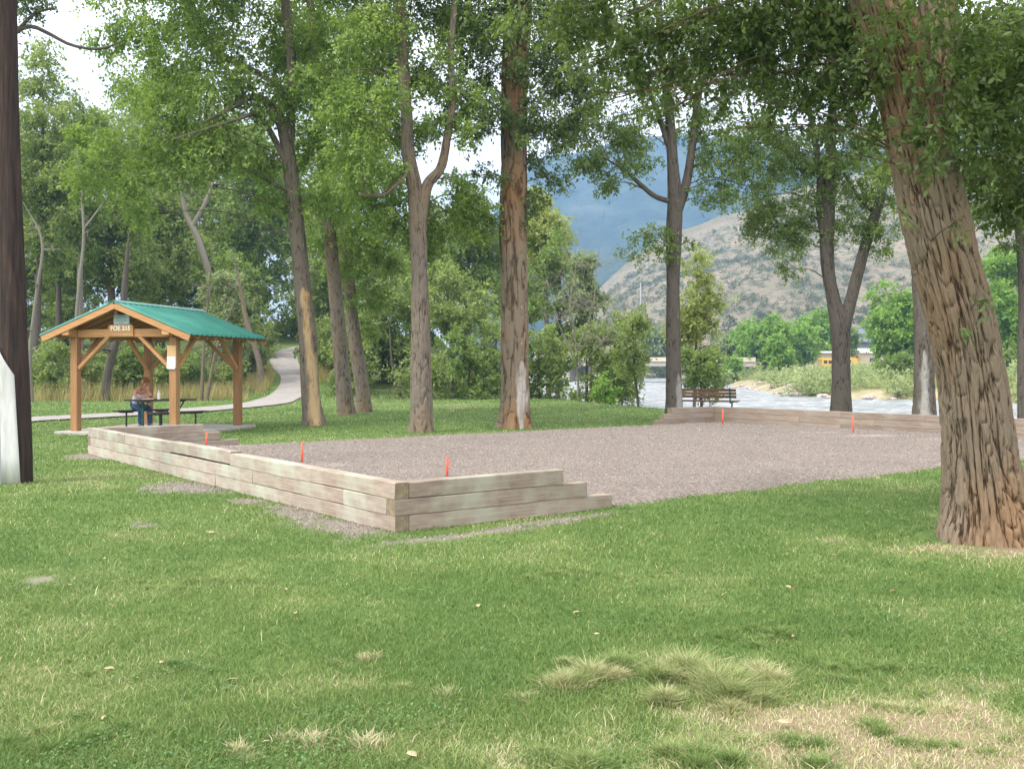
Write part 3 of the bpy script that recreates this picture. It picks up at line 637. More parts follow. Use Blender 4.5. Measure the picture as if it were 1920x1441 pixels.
# T1 scarred tree
D = 28.8
def scar(root, b):
    p = A(573, 553, D - .14) - b; t_ = Tubes(); t_.add([tuple(p + Vector((.03, .05, -.42))), tuple(p + Vector((.015, .0, -.2))), tuple(p), tuple(p + Vector((0, .03, .14)))], [.05, .09, .11, .03], 60, 30, seed=4, furrow=.02, fu=12, fv=3.0); t_.build('burl', M['scar'], root)
tree('locust_tree', 'lawn tree behind the shelter with a pale orange bark scar down its trunk', 'tree', GT, M['bark_scarred'], M['leaf_bright'],
     [[(590, 797, 42, D), (583, 740, 34, D), (577, 640, 33, D), (567, 540, 31, D), (556, 420, 29, D), (546, 330, 27, D), (537, 270, 24, D), (520, 215, 18, D), (498, 190, 15, D - .3), (470, 183, 12, D - .8), (430, 205, 8, D - 1.3), (380, 230, 5, D - 1.8)],
      [(540, 290, 22, D), (546, 200, 17, D + .2), (545, 100, 17, D + .3), (535, 0, 16, D + .3), (525, -160, 12, D), (520, -400, 5, D)],
      [(545, 320, 12, D), (500, 235, 10, D - .4), (478, 215, 9, D - .8), (440, 225, 6, D - 1.5), (330, 260, 4, D - 2.2)],
      [(540, 180, 8, D), (490, 140, 8, D + .5), (400, 90, 14, D + 1), (355, 0, 14, D + 1.2), (330, -120, 8, D + 1.5)]],
     LC([(255, 150, 62, 1), (330, 120, 80, .5), (420, 110, 85), (300, 225, 85, -1), (400, 205, 95, -1), (480, 170, 80, -.5), (225, 275, 60, -1), (330, 305, 70, -2), (420, 280, 60, -1.5), (180, 330, 55, -2), (560, 130, 80, 1.6), (520, 60, 70, 1.6), (620, 180, 70),
         (590, 290, 60, 1), (650, 250, 60), (480, 300, 50), (250, 340, 45, -2), (200, 70, 40, 1), (280, 50, 60, 1), (360, 40, 60, 2), (450, 20, 60), (610, 60, 70), (520, 380, 40), (610, 380, 50), (280, 400, 35, -1), (160, 250, 35)], D, 1.0) +
     spread(400, -170, D, 300, 170, 16, 110, .5, 1), .13, 2.0, 11, .016, 44, 18, 1.6, .4, extra=scar, droop=.45, slim=.27, limb_r=.022, patch=[(597, 797, 26), (592, 760, 26), (588, 700, 24), (583, 640, 22), (577, 590, 20), (573, 550, 16), (571, 540, 2)])
D = 35.4
tree('elm_tree', 'slim lawn tree just right of the scarred one, leaning left as it rises', 'tree', GT, M['bark'], M['leaf_bright'],
     [[(650, 777, 34, D), (645, 730, 30, D), (635, 620, 26, D), (622, 480, 24, D), (608, 340, 22, D), (600, 240, 19, D), (596, 160, 16, D), (585, 60, 15, D), (578, -60, 12, D), (570, -250, 5, D)],
      [(606, 320, 10, D), (590, 200, 9, D), (560, 150, 8, D), (520, 90, 5, D)]],
     LC([(560, 20, 70, 1.4), (640, 10, 60, 1), (600, 100, 60, 1.4), (660, 90, 55), (640, 330, 55), (690, 300, 60), (600, 430, 45), (660, 420, 55), (575, 250, 45), (640, 500, 35, 1), (680, 190, 60)], D, .9) + spread(600, -150, D, 170, 130, 10, 80, .5, 2), .13, 1.8, 12, .012, 36, 16, 2.4, .25, droop=.45, slim=.27, limb_r=.022)
D = 37.2
tree('elm_tree', 'small lawn tree standing close behind the slim leaning one', 'tree', GT, M['bark'], M['leaf_mid'],
     [[(684, 773, 30, D), (678, 720, 26, D), (668, 650, 24, D), (657, 560, 22, D), (648, 440, 20, D), (650, 330, 18, D), (655, 220, 14, D), (665, 100, 10, D), (670, -60, 6, D)]],
     LC([(670, 480, 50), (700, 430, 55), (640, 380, 40), (705, 350, 60), (680, 560, 38), (730, 480, 45, 1), (710, 560, 35, 1), (700, 250, 60), (690, 130, 60), (720, 40, 60), (700, 620, 25, .5)], D, 1.0) + spread(680, -120, D, 120, 110, 7, 80, .5, 3), .12, 1.7, 13, .012, 32, 14, 2.4, .3)
D = 25.7
tree('cottonwood_tree', 'middle lawn tree that forks halfway up, beside the gravel court', 'tree', GT, M['bark'], M['leaf_bright'],
     [[(791, 811, 50, D), (790, 770, 42, D), (789, 700, 38, D), (789, 600, 35, D), (786, 500, 30, D), (784, 420, 32, D), (778, 355, 26, D), (765, 290, 24, D), (762, 220, 22, D), (755, 120, 22, D), (748, 0, 20, D), (745, -160, 14, D), (742, -350, 6, D)],
      [(787, 420, 22, D), (800, 350, 20, D), (826, 315, 17, D), (838, 260, 15, D - .1), (848, 190, 13, D - .1), (846, 90, 12, D), (860, -60, 8, D)],
      [(770, 320, 8, D), (720, 363, 6, D - .6), (670, 365, 4, D - 1.2)]],
     LC([(700, 60, 75), (790, 30, 70, 1.4), (860, 60, 60, 1), (740, 130, 75, 1.6), (690, 190, 70, -1), (820, 120, 60), (640, 230, 65, -1), (730, 240, 65, 1.2), (870, 180, 45), (680, 300, 60, -1), (735, 345, 50, 1), (810, 230, 40), (880, 250, 35), (600, 150, 50, 1),
         (840, 400, 60, 1), (800, 450, 45, 1), (880, 380, 45, 1), (700, 400, 55, .5), (750, 430, 45, .5), (850, 340, 30), (900, 420, 40, 1.5), (640, 320, 40)], D, 1.1) + spread(790, -150, D, 230, 140, 12, 100, .5, 4), .115, 2.1, 14, .022, 60, 18, 1.6, .3, slim=.27)
D = 27.5
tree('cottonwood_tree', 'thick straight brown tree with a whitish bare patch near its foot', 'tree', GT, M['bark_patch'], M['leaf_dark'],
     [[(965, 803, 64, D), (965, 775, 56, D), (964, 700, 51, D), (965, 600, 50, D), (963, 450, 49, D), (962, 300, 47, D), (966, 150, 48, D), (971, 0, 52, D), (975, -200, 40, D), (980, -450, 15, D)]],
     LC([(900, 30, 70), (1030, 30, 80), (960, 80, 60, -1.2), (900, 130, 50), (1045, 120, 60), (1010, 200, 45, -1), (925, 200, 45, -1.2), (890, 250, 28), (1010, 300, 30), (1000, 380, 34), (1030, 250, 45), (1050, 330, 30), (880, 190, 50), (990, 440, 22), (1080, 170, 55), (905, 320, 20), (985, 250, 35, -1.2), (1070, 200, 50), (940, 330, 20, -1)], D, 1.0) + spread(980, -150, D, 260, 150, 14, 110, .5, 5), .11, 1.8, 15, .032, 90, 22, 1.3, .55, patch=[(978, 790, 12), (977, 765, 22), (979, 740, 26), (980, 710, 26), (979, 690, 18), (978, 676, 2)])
D = 31.0
tree('elm_tree', 'dark straight tree beside the park bench with a limb reaching left', 'tree', GT, M['bark_greybase'], M['leaf_mid'],
     [[(1264, 783, 34, D), (1263, 740, 30, D), (1262, 650, 27, D), (1262, 520, 26, D), (1264, 420, 28, D), (1264, 370, 26, D), (1260, 290, 20, D), (1254, 200, 17, D), (1240, 100, 14, D), (1235, 0, 12, D), (1230, -150, 6, D)],
      [(1268, 400, 20, D), (1285, 350, 17, D), (1297, 280, 15, D), (1306, 200, 14, D), (1325, 80, 12, D), (1345, -60, 8, D)],
      [(1258, 378, 10, D), (1228, 368, 9, D - .3), (1200, 345, 8, D - .7), (1175, 322, 6, D - 1), (1140, 300, 3, D - 1.4)],
      [(1262, 300, 10, D), (1225, 190, 9, D), (1190, 120, 7, D), (1150, 40, 4, D)]],
     LC([(1150, 40, 80), (1250, 30, 80), (1340, 40, 75), (1120, 130, 60), (1200, 130, 65), (1300, 130, 60), (1370, 130, 55), (1160, 215, 50, -.5), (1240, 200, 40), (1090, 220, 40), (1330, 230, 40), (1110, 295, 40, -1), (1160, 310, 48, -1), (1210, 290, 34, -.5), (1130, 345, 30, -1),
         (1330, 310, 38), (1370, 340, 30), (1345, 270, 40), (1100, 240, 50), (1080, 300, 36, -1), (1180, 260, 50), (1140, 260, 50), (1290, 240, 45), (1380, 240, 50), (1390, 300, 45), (1350, 370, 36), (1310, 360, 30), (1405, 350, 34), (1060, 260, 40), (1235, 440, 34, -.4), (1205, 460, 34, -.5), (1250, 470, 22, -.4), (1300, 455, 16), (1400, 290, 30)], D, .75) + spread(1260, -150, D, 230, 130, 12, 100, .5, 6), .10, 1.6, 16, .012, 40, 16, 2.0, .2, patch=[(1274, 783, 20), (1273, 750, 22), (1271, 720, 16), (1270, 700, 2)])
D = 32.0
tree('elm_tree', 'dark Y shaped tree forking low above the far timber wall', 'tree', GT, M['bark_dark'], M['leaf_mid'],
     [[(1577, 778, 40, D), (1577, 740, 35, D), (1576, 660, 33, D), (1574, 610, 37, D), (1562, 560, 26, D), (1551, 490, 24, D), (1552, 400, 24, D), (1556, 320, 20, D), (1560, 220, 16, D), (1565, 80, 12, D), (1560, -80, 8, D)],
      [(1580, 620, 26, D), (1592, 575, 22, D), (1606, 520, 21, D), (1625, 450, 19, D), (1645, 390, 18, D), (1660, 330, 15, D), (1680, 230, 11, D), (1700, 80, 7, D)],
      [(1552, 480, 14, D), (1538, 400, 14, D), (1537, 320, 12, D), (1520, 220, 9, D), (1500, 100, 6, D)],
      [(1640, 400, 7, D), (1610, 370, 6, D), (1580, 320, 5, D)]],
     LC([(1450, 60, 70), (1540, 50, 70), (1630, 60, 70), (1430, 150, 55), (1510, 150, 55), (1590, 150, 55), (1460, 240, 50), (1540, 240, 50), (1620, 240, 50), (1440, 320, 42), (1500, 320, 50), (1570, 320, 40), (1640, 310, 45), (1440, 400, 45), (1490, 400, 42), (1540, 380, 30),
         (1420, 270, 50), (1460, 290, 50), (1430, 370, 44), (1530, 300, 45), (1580, 260, 50), (1640, 250, 50), (1560, 350, 40), (1500, 430, 40), (1460, 430, 40), (1640, 350, 40), (1660, 420, 34), (1590, 420, 30), (1470, 460, 34), (1482, 505, 24), (1620, 430, 32), (1600, 380, 30), (1650, 460, 25), (1560, 440, 24), (1415, 430, 26), (1690, 380, 30)], D, .9) + spread(1560, -150, D, 230, 130, 12, 100, .5, 7), .10, 1.7, 17, .012, 40, 16, 2.0, .2)
D = 29.0
tree('cottonwood_tree', 'grey barked tree standing half behind the big leaning trunk', 'tree', GT, M['bark_greybase'], M['leaf_mid'],
     [[(1735, 792, 42, D), (1733, 740, 37, D), (1732, 650, 35, D), (1728, 540, 34, D), (1722, 430, 32, D), (1715, 330, 30, D), (1705, 200, 26, D), (1695, 60, 20, D), (1690, -120, 10, D)]],
     LC([(1700, 60, 70), (1780, 60, 70), (1660, 150, 55), (1800, 170, 60), (1660, 330, 40), (1670, 270, 45), (1810, 300, 50), (1840, 380, 50)], D, 1.0) + spread(1740, -140, D, 190, 120, 8, 90, .5, 8), .10, 1.6, 18, .018, 44, 16, 2.0, .3, patch=[(1728, 790, 26), (1727, 740, 22), (1727, 690, 14), (1726, 650, 2)])
D = 30.0
tree('elm_tree', 'slender dark tree at the right edge beyond the court', 'tree', GT, M['bark_dark'], M['leaf_dark'],
     [[(1917, 790, 16, D), (1915, 700, 14, D), (1917, 560, 14, D), (1912, 450, 14, D), (1905, 400, 13, D), (1897, 340, 11, D), (1890, 230, 9, D), (1880, 80, 6, D)],
      [(1908, 420, 9, D), (1925, 370, 8, D), (1950, 300, 7, D), (1970, 150, 5, D)]],
     LC([(1860, 330, 50), (1920, 300, 60), (1880, 220, 60), (1960, 250, 60), (1920, 120, 80), (1850, 400, 28), (1930, 420, 40), (1850, 160, 60), (1880, 40, 70), (1960, 40, 70), (1890, 460, 20), (1960, 500, 40)], D, 1.2), .10, 1.7, 19, .008, 24, 10, 2.0, .2)
# the big leaning tree
D = 9.6
big_cl = []
rb = np.random.default_rng(3)
for (px, py, r, d, cf) in [(1620, 40, 85, 10.5, .9), (1730, 60, 100, 9, .9), (1840, 80, 110, 9, 1), (1910, 200, 110, 9.2, 1), (1850, 300, 85, 9.5, .9), (1900, 400, 60, 10, .7), (1780, 190, 70, 8.9, .8), (1740, 320, 36, 8.8, .6), (1760, 260, 50, 8.8, .7), (1700, 230, 45, 8.9, .6), (1790, 420, 22, 8.9, .5),
                           (1640, 160, 60, 9.6, .8), (1560, 100, 80, 10, .9), (1500, 40, 90, 10, .9), (1410, 90, 80, 10.5, .8), (1330, 40, 90, 10.5, .8), (1240, 60, 80, 11, .7), (1150, 40, 80, 11, .7), (1060, 40, 70, 11.5, .6), (1600, 230, 50, 9.8, .6), (1500, 180, 60, 10, .7), (1420, 190, 50, 10, .55), (1340, 160, 50, 10.5, .5),
                           (1100, 130, 45, 11.2, .5), (1190, 150, 45, 11, .5), (1850, 560, 14, 8.9, .5), (1815, 620, 12, 8.9, .5), (1690, 400, 22, 9, .5), (1380, 240, 36, 10.3, .5), (1470, 240, 40, 10, .6), (1250, 210, 36, 10.8, .5), (1130, 190, 36, 11.2, .5), (1580, 290, 36, 9.7, .6), (1980, 100, 120, 9, 1), (1980, 330, 100, 9.5, 1), (2060, 200, 120, 9.5, 1), (1260, 170, 30, 10.6, .5), (1660, 300, 26, 9.3, .5), (1760, 130, 60, 8.7, .7)]:
    big_cl.append(CL(px, py, d, r, cf))
big_cl += [CL(px, py, d, r, cf) for px, py, r, d, cf in [(1100, 20, 80, 11.5, 1), (1200, 90, 70, 11, .9), (1290, 110, 70, 10.8, .9), (1380, 50, 90, 10.5, 1), (1460, 130, 70, 10.2, .9), (1540, 40, 90, 10, 1), (1600, 130, 70, 9.8, .9), (980, 30, 60, 11.8, .7), (1330, 190, 40, 10.5, .6), (1560, 190, 55, 10, .8), (1900, 100, 110, 9.4, 1.2), (1850, 200, 90, 9.4, 1.1), (1930, 300, 90, 9.6, 1), (1870, 370, 60, 9.8, .7)]]
big_cl += spread(1650, -260, 9.6, 800, 200, 34, 150, .45, 9, 3.0)
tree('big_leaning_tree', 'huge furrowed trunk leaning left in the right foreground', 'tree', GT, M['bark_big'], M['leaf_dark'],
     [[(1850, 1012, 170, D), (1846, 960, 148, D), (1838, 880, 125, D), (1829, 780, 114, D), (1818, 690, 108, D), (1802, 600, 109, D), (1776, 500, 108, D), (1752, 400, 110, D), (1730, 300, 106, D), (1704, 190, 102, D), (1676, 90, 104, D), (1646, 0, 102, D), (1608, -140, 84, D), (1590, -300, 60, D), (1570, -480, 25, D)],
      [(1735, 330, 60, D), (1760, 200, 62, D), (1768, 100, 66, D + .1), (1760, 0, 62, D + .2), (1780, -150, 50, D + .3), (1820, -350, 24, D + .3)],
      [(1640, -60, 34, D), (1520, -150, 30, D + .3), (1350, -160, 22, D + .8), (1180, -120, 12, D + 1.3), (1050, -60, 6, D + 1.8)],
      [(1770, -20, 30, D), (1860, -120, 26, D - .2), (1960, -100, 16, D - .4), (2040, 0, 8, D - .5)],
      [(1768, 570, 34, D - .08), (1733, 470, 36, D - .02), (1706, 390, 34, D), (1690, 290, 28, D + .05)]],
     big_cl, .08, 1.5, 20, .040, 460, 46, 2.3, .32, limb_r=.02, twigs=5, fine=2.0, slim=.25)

# ---------------- background woods
def bgtree(name, label, px, d, top, bot, hw, leaf='leaf_wood', bark='bark', tw=10, lean=0, n_=None, cat='tree', group=None, size=None, cov=1.5, seed=0, fork=None, cf=1.0, r=None, droop=.3, twigs=1, boxy=False):
    b = onground(px, d); cx = px + lean; cy = (top + bot) / 2; ry = (bot - top) / 2
    r = r or max(12, min(hw, ry) * .42); n_ = n_ or int(max(6, 1.5 * hw * ry / (r * r) * 1.7))
    cls = spread(cx, cy, d, hw - r * .6, ry - r * .5, n_, r, cf, seed, None, boxy)
    yb = HOR - (b.z - EYE) * F / d
    st = [[(px, yb, tw, d), (px + lean * .3, yb + (cy - yb) * .35, tw * .8, d), (px + lean * .7, yb + (cy - yb) * .75, tw * .6, d), (cx, top + ry * .4, tw * .25, d)]]
    if fork: st += fork
    rt = tree(name, label, cat, group, M[bark], M[leaf], st, cls, size or .0033 * d, cov * 1.45, 100 + seed, 0, 8, flare=.2, base=b, limb_r=.06, twigs=twigs, droop=droop)
    return rt
GW = 'trees of the wood behind the shelter'
k_ = 0
W_ = [  # px, d, top, bot, halfwidth, leaf, bark, trunk px, lean, label
    (66, 58, 90, 560, 80, 'leaf_wood', 'bark_dark', 16, 15, 'tall dark woodland tree directly right of the utility pole'),
    (150, 62, 100, 500, 75, 'leaf_mid', 'bark_pale', 15, 0, 'woodland tree with a pale thin trunk above the left end of the shelter roof'),
    (215, 68, 300, 640, 95, 'leaf_wood', 'bark', 22, -10, 'woodland tree directly behind the left half of the shelter'),
    (300, 75, 250, 640, 100, 'leaf_wood', 'bark_dark', 18, 10, 'dark woodland tree behind the shelter roof ridge'),
    (383, 60, 480, 690, 60, 'leaf_grey', 'bark', 15, 45, 'grey green willow leaning behind the right half of the shelter'),
    (470, 64, 430, 680, 60, 'leaf_mid', 'bark', 18, -25, 'leaning woodland tree between shelter roof and path'),
    (480, 85, 180, 560, 110, 'leaf_mid', 'bark', 20, 0, 'pale green tall woodland tree above the path'),
    (395, 90, 120, 520, 110, 'leaf_wood', 'bark', 20, -10, 'tall woodland tree behind the forked pale trunk'),
    (620, 78, 330, 720, 80, 'leaf_wood', 'bark_dark', 16, 10, 'dark woodland tree right of the winding path'),
    (120, 80, 330, 700, 110, 'leaf_wood', 'bark_dark', 20, 0, 'shaded woodland tree low behind the left shelter post'),
    (20, 70, 180, 700, 100, 'leaf_wood', 'bark_dark', 20, 0, 'woodland tree hidden behind the utility pole'),
    (250, 95, 130, 420, 110, 'leaf_wood', 'bark', 20, 0, 'far woodland tree seen between the leaves over the shelter'),
    (400, 100, 400, 690, 90, 'leaf_mid', 'bark', 14, 0, 'far woodland tree seen between roof ridge and willow'),
    (300, 98, 380, 660, 90, 'leaf_mid', 'bark', 14, 0, 'far woodland tree behind the peak of the shelter roof'),
    (470, 98, 420, 670, 80, 'leaf_wood', 'bark', 14, 0, 'far woodland tree left of the path bend'),
    (110, 66, 260, 560, 70, 'leaf_mid', 'bark_dark', 14, 0, 'woodland tree between the two pale trunks on the left'),
    (560, 92, 250, 600, 110, 'leaf_wood', 'bark', 20, 0, 'far woodland tree above the bend of the path'),
]
for q in W_:
    k_ += 1
    bgtree('woodland_tree', q[9], q[0], q[1], q[2], q[3], q[4], q[5], q[6], q[7], q[8], seed=k_, group=GW, cov=1.7)
# pale forked dead-looking trunks in the wood
def bare_tree(name, label, stems, seed, bark='bark_pale', base=None, tw=10, group=None, spreadr=50):
    rg = np.random.default_rng(seed); d = stems[0][0][3]; b = base or onground(stems[0][0][0], d)
    root = empty(name, b, label=label, cat='tree', group=group); tb = Tubes()
    for k, st in enumerate(stems):
        P = [tuple(A(q[0], q[1], q[3]) - b) for q in st]; R = [q[2] / F * q[3] / 2 * .6 for q in st]
        if k == 0: P.insert(0, (P[0][0], P[0][1], -.2)); R.insert(0, R[0] * 1.1)
        dv = Vector(P[-1]) - Vector(P[-2]); P.append(tuple(Vector(P[-1]) + dv * .8)); R.append(R[-1] * .45); P.append(tuple(Vector(P[-1]) + dv * .5)); R.append(.012)
        tb.add(P, R, 34, 10, seed=seed + k)
    tb.build('trunk', M[bark], root)
    t2 = Tubes()
    for k, st in enumerate(stems):
        for j in range(tw):
            q = st[min(len(st) - 1, 1 + int(rg.random() * (len(st) - 1)))]; s = A(q[0], q[1], q[3]) - b
            a_ = Vector(rg.normal(size=3)); a_.z = abs(a_.z) * .6 + .1; a_.normalize(); ln = spreadr / F * d * rg.uniform(.5, 1.2)
            m_ = s + a_ * ln * .5 + Vector(rg.normal(0, .08, 3)) * ln; e = s + a_ * ln + Vector((0, 0, rg.uniform(-.3, .3) * ln)); r0 = q[2] / F * d * .13
            t2.add([tuple(s), tuple(m_), tuple(e)], [r0, r0 * .7, r0 * .35], 7, 5, seed=1)
            for _ in range(3):
                f_ = Vector(rg.normal(size=3)).normalized() * ln * .5; s2 = m_.lerp(e, rg.random()); t2.add([tuple(s2), tuple(s2 + f_ * .5 + Vector((0, 0, .05 * ln))), tuple(s2 + f_)], [r0 * .45, r0 * .35, r0 * .2], 5, 4, seed=1)
    t2.build('bare_branches', M[bark], root); return root
bare_tree('dead_tree', 'pale dead tree with broken crown right of the utility pole', [[(58, 745, 17, 48), (55, 690, 15, 48), (60, 620, 11, 48), (70, 540, 10, 48), (80, 470, 9, 48), (72, 430, 6, 48), (55, 400, 3, 48)]], 5, tw=9, spreadr=45)
bare_tree('birch_trunk', 'slender pale trunk rising above the left slope of the shelter roof', [[(140, 700, 13, 52), (143, 600, 11, 52), (150, 520, 11, 52), (157, 440, 9, 52), (150, 330, 7, 52), (140, 250, 3, 52)], [(157, 430, 6, 52), (200, 370, 6, 52), (215, 320, 4, 52)]], 6, tw=3, spreadr=30)
bare_tree('forked_tree', 'pale forked trunk high in the wood left of the scarred tree', [[(420, 620, 24, 66), (400, 540, 22, 66), (372, 450, 20, 66), (350, 405, 16, 66), (340, 360, 10, 66)], [(360, 425, 15, 66), (385, 380, 12, 66), (398, 345, 8, 66)]], 7, tw=3, spreadr=40)
bare_tree('leaning_trunk', 'dark thick trunk seen under the left half of the shelter roof', [[(200, 710, 26, 50), (212, 660, 24, 50), (228, 600, 22, 50), (235, 520, 18, 50)]], 8, 'bark_dark', tw=2, spreadr=30)
bare_tree('twin_trunk_tree', 'twin stemmed grey tree standing just past the shelter', [[(378, 750, 12, 50), (380, 700, 11, 50), (383, 640, 9, 50), (390, 560, 6, 50)], [(388, 750, 12, 50), (398, 690, 10, 50), (410, 640, 8, 50), (430, 590, 5, 50)]], 9, 'bark', tw=3, spreadr=30)
bare_tree('leaning_trunk', 'bare leaning trunk between the shelter and the winding path', [[(488, 690, 20, 58), (478, 650, 18, 58), (462, 600, 16, 58), (450, 540, 10, 58)]], 10, 'bark', tw=2, spreadr=30)
bare_tree('forked_tree', 'small forked tree at the lawn edge behind the middle lawn tree', [[(750, 744, 11, 55), (744, 715, 9, 55), (735, 680, 7, 55), (732, 640, 5, 55)], [(748, 730, 7, 55), (765, 700, 6, 55), (785, 675, 4, 55)]], 11, 'bark_dark', tw=3, spreadr=25)
GB = 'trees along the near river bank'
B_ = [
    (640, 60, 560, 735, 60, 'leaf_wood', 10, 0, 'dark bushy tree right of the scarred trunk foot'),
    (720, 62, 470, 748, 75, 'leaf_wood', 12, 0, 'dense tree at the lawn edge left of the middle lawn tree'),
    (700, 76, 400, 640, 90, 'leaf_mid', 14, 0, 'taller green tree filling the gap left of the middle lawn tree'),
    (850, 60, 500, 752, 80, 'leaf_wood', 12, 0, 'dense bushy tree between the middle tree and the thick brown tree'),
    (870, 74, 330, 620, 85, 'leaf_mid', 14, 10, 'yellow green tree rising between the two middle trunks'),
    (930, 58, 600, 756, 60, 'leaf_wood', 8, 0, 'low dark bush behind the thick brown tree'),
    (1030, 72, 330, 560, 60, 'leaf_yell', 12, -10, 'tall pale yellow green tree right of the thick brown trunk'),
    (1045, 66, 430, 700, 60, 'leaf_mid', 12, 5, 'mid green tree right behind the thick brown trunk'),
    (1110, 64, 450, 660, 55, 'leaf_grey', 10, 0, 'soft grey green tree left of the blue mountain'),
    (1010, 54, 600, 756, 70, 'leaf_wood', 8, 0, 'dark green bush at the lawn edge right of the thick brown tree'),
    (1100, 52, 620, 758, 60, 'leaf_wood', 8, 0, 'dark green bush at the lawn edge left of the river gap'),
    (1135, 53, 580, 752, 45, 'leaf_wood', 8, 30, 'leafy bush leaning over the river gap'),
    (1135, 49, 700, 762, 22, 'leaf_lime', 4, 0, 'small bright shrub at the lawn corner by the water'),
    (590, 100, 480, 690, 90, 'leaf_wood', 14, 0, 'woodland tree above the top bend of the path'),
    (800, 54, 640, 752, 55, 'leaf_wood', 6, 0, 'low bush at the lawn edge just right of the middle lawn tree'),
    (880, 53, 610, 752, 60, 'leaf_mid', 6, 0, 'low lighter bush between the middle tree and the thick brown tree'),
    (665, 56, 620, 748, 45, 'leaf_wood', 6, 0, 'low bush behind the pair of slim leaning trees'),
    (1170, 56, 640, 745, 40, 'leaf_wood', 6, -10, 'dark bush overhanging the left side of the river gap'),
    (800, 66, 420, 660, 60, 'leaf_mid', 10, 0, 'green tree directly behind the fork of the middle lawn tree'),
    (970, 85, 420, 640, 70, 'leaf_mid', 12, 0, 'background tree glimpsed behind the thick brown trunk'),
    (790, 88, 380, 600, 90, 'leaf_wood', 12, 0, 'background tree behind the middle lawn tree'),
]
for q in B_:
    k_ += 1; bgtree('river_bank_tree', q[8], q[0], q[1], q[2], q[3], q[4], q[5], 'bark_dark', q[6], q[7], seed=k_, group=GB, cov=1.8, boxy=q[3] > 690)
bgtree('river_bank_tree', 'leafy bush on the bank behind the park bench', 1318, 45, 630, 762, 55, 'leaf_mid', 'bark_dark', 8, -5, seed=61, group=GB, cov=1.5, n_=26, r=20)
bgtree('river_bank_tree', 'light airy tree behind the dark straight tree by the bench', 1300, 48, 440, 720, 56, 'leaf_yell', 'bark', 8, 8, seed=62, group=GB, cov=1.3, n_=38, r=24)
bgtree('river_bank_tree', 'drooping green bush over the water left of the straight tree', 1200, 47, 560, 735, 46, 'leaf_wood', 'bark_dark', 6, -15, seed=63, group=GB, cov=1.2, n_=24, r=20)
bare_tree('dead_bush', 'grey tangle of dead branches above the lawn edge bushes', [[(1085, 750, 8, 51.5), (1080, 650, 5, 51), (1070, 570, 3, 50.5), (1080, 500, 1.5, 50.5)], [(1082, 660, 4, 51), (1110, 580, 3, 50.5), (1120, 500, 1.5, 50.5)], [(1080, 680, 4, 51), (1045, 600, 2.5, 50.5), (1030, 540, 1.5, 50.5)], [(1085, 690, 4, 51), (1130, 640, 2.5, 50.5), (1160, 600, 1.5, 50.5)]], 21, 'bark_twig', tw=34, spreadr=62)
# undergrowth shrubs and dry tall grass on the berm
GU = 'undergrowth shrubs along the wood edge'
U_ = [(100, 52, 640, 745, 45, 'leaf_wood', 'undergrowth shrub between the utility pole and the left shelter post'), (190, 53, 660, 745, 50, 'leaf_wood', 'undergrowth shrub seen through the left bay of the shelter'),
      (250, 54, 640, 742, 45, 'leaf_mid', 'undergrowth shrub behind the seated woman'), (310, 54, 650, 745, 45, 'leaf_wood', 'undergrowth shrub behind the papered shelter post'),
      (350, 56, 655, 742, 40, 'leaf_mid', 'undergrowth shrub left of the twin stemmed tree'), (420, 57, 670, 738, 40, 'leaf_wood', 'undergrowth shrub in front of the leaning trunk'),
      (465, 62, 640, 715, 35, 'leaf_grey', 'greyish shrub above the path edge'), (610, 66, 600, 735, 45, 'leaf_wood', 'bushy shrub between the path and the slim leaning tree'),
      (560, 90, 560, 655, 60, 'leaf_mid', 'shrub at the top bend of the path'), (490, 74, 590, 680, 40, 'leaf_wood', 'shrub on the slope left of the path bend'), (20, 55, 640, 745, 50, 'leaf_wood', 'undergrowth shrub behind the utility pole')]
for q in U_:
    k_ += 1; bgtree('shrub', q[6], q[0], q[1], q[2], q[3], q[4], q[5], 'bark_dark', 4, 0, cat='shrub', group=GU, seed=k_, cov=1.6, n_=22, boxy=True)
def tall_grass(name, label, cx, d0, d1, n_, h0, seed, xr):
    rg = np.random.default_rng(seed); d = rg.uniform(d0, d1, n_); x = rg.uniform(xr[0], xr[1], n_) + 0; z = terrain(x, d)
    keep = (pathdist(x, d) > 1.4) & (fbm(x * .35, d * .35, seed * 1.7) > .44); x, d, z = x[keep], d[keep], z[keep]; m_ = len(x)
    h = h0 * rg.uniform(.4, 1.2, m_); an = rg.random(m_) * 6.28; w = .008 + .012 * rg.random(m_); ln = rg.normal(0, .25, (m_, 2)) * h[:, None]
    V = np.zeros((m_, 3, 3)); V[:, 0] = np.stack([x - np.cos(an) * w, d - np.sin(an) * w, z], -1); V[:, 1] = np.stack([x + np.cos(an) * w, d + np.sin(an) * w, z], -1); V[:, 2] = np.stack([x + ln[:, 0], d + ln[:, 1], z + h], -1)
    return tag(mesh_np(name, V, None, np.arange(m_ * 3).reshape(-1, 3), mats=M['straw']), label, 'tall grass', kind='stuff')
tall_grass('tall_dry_grass', 'tall dry seeding grass along the foot of the wood', 0, 49.5, 68, 26000, .95, 3, (-30, -11.5))
GTR = 'tall_dry_grass'
V = None

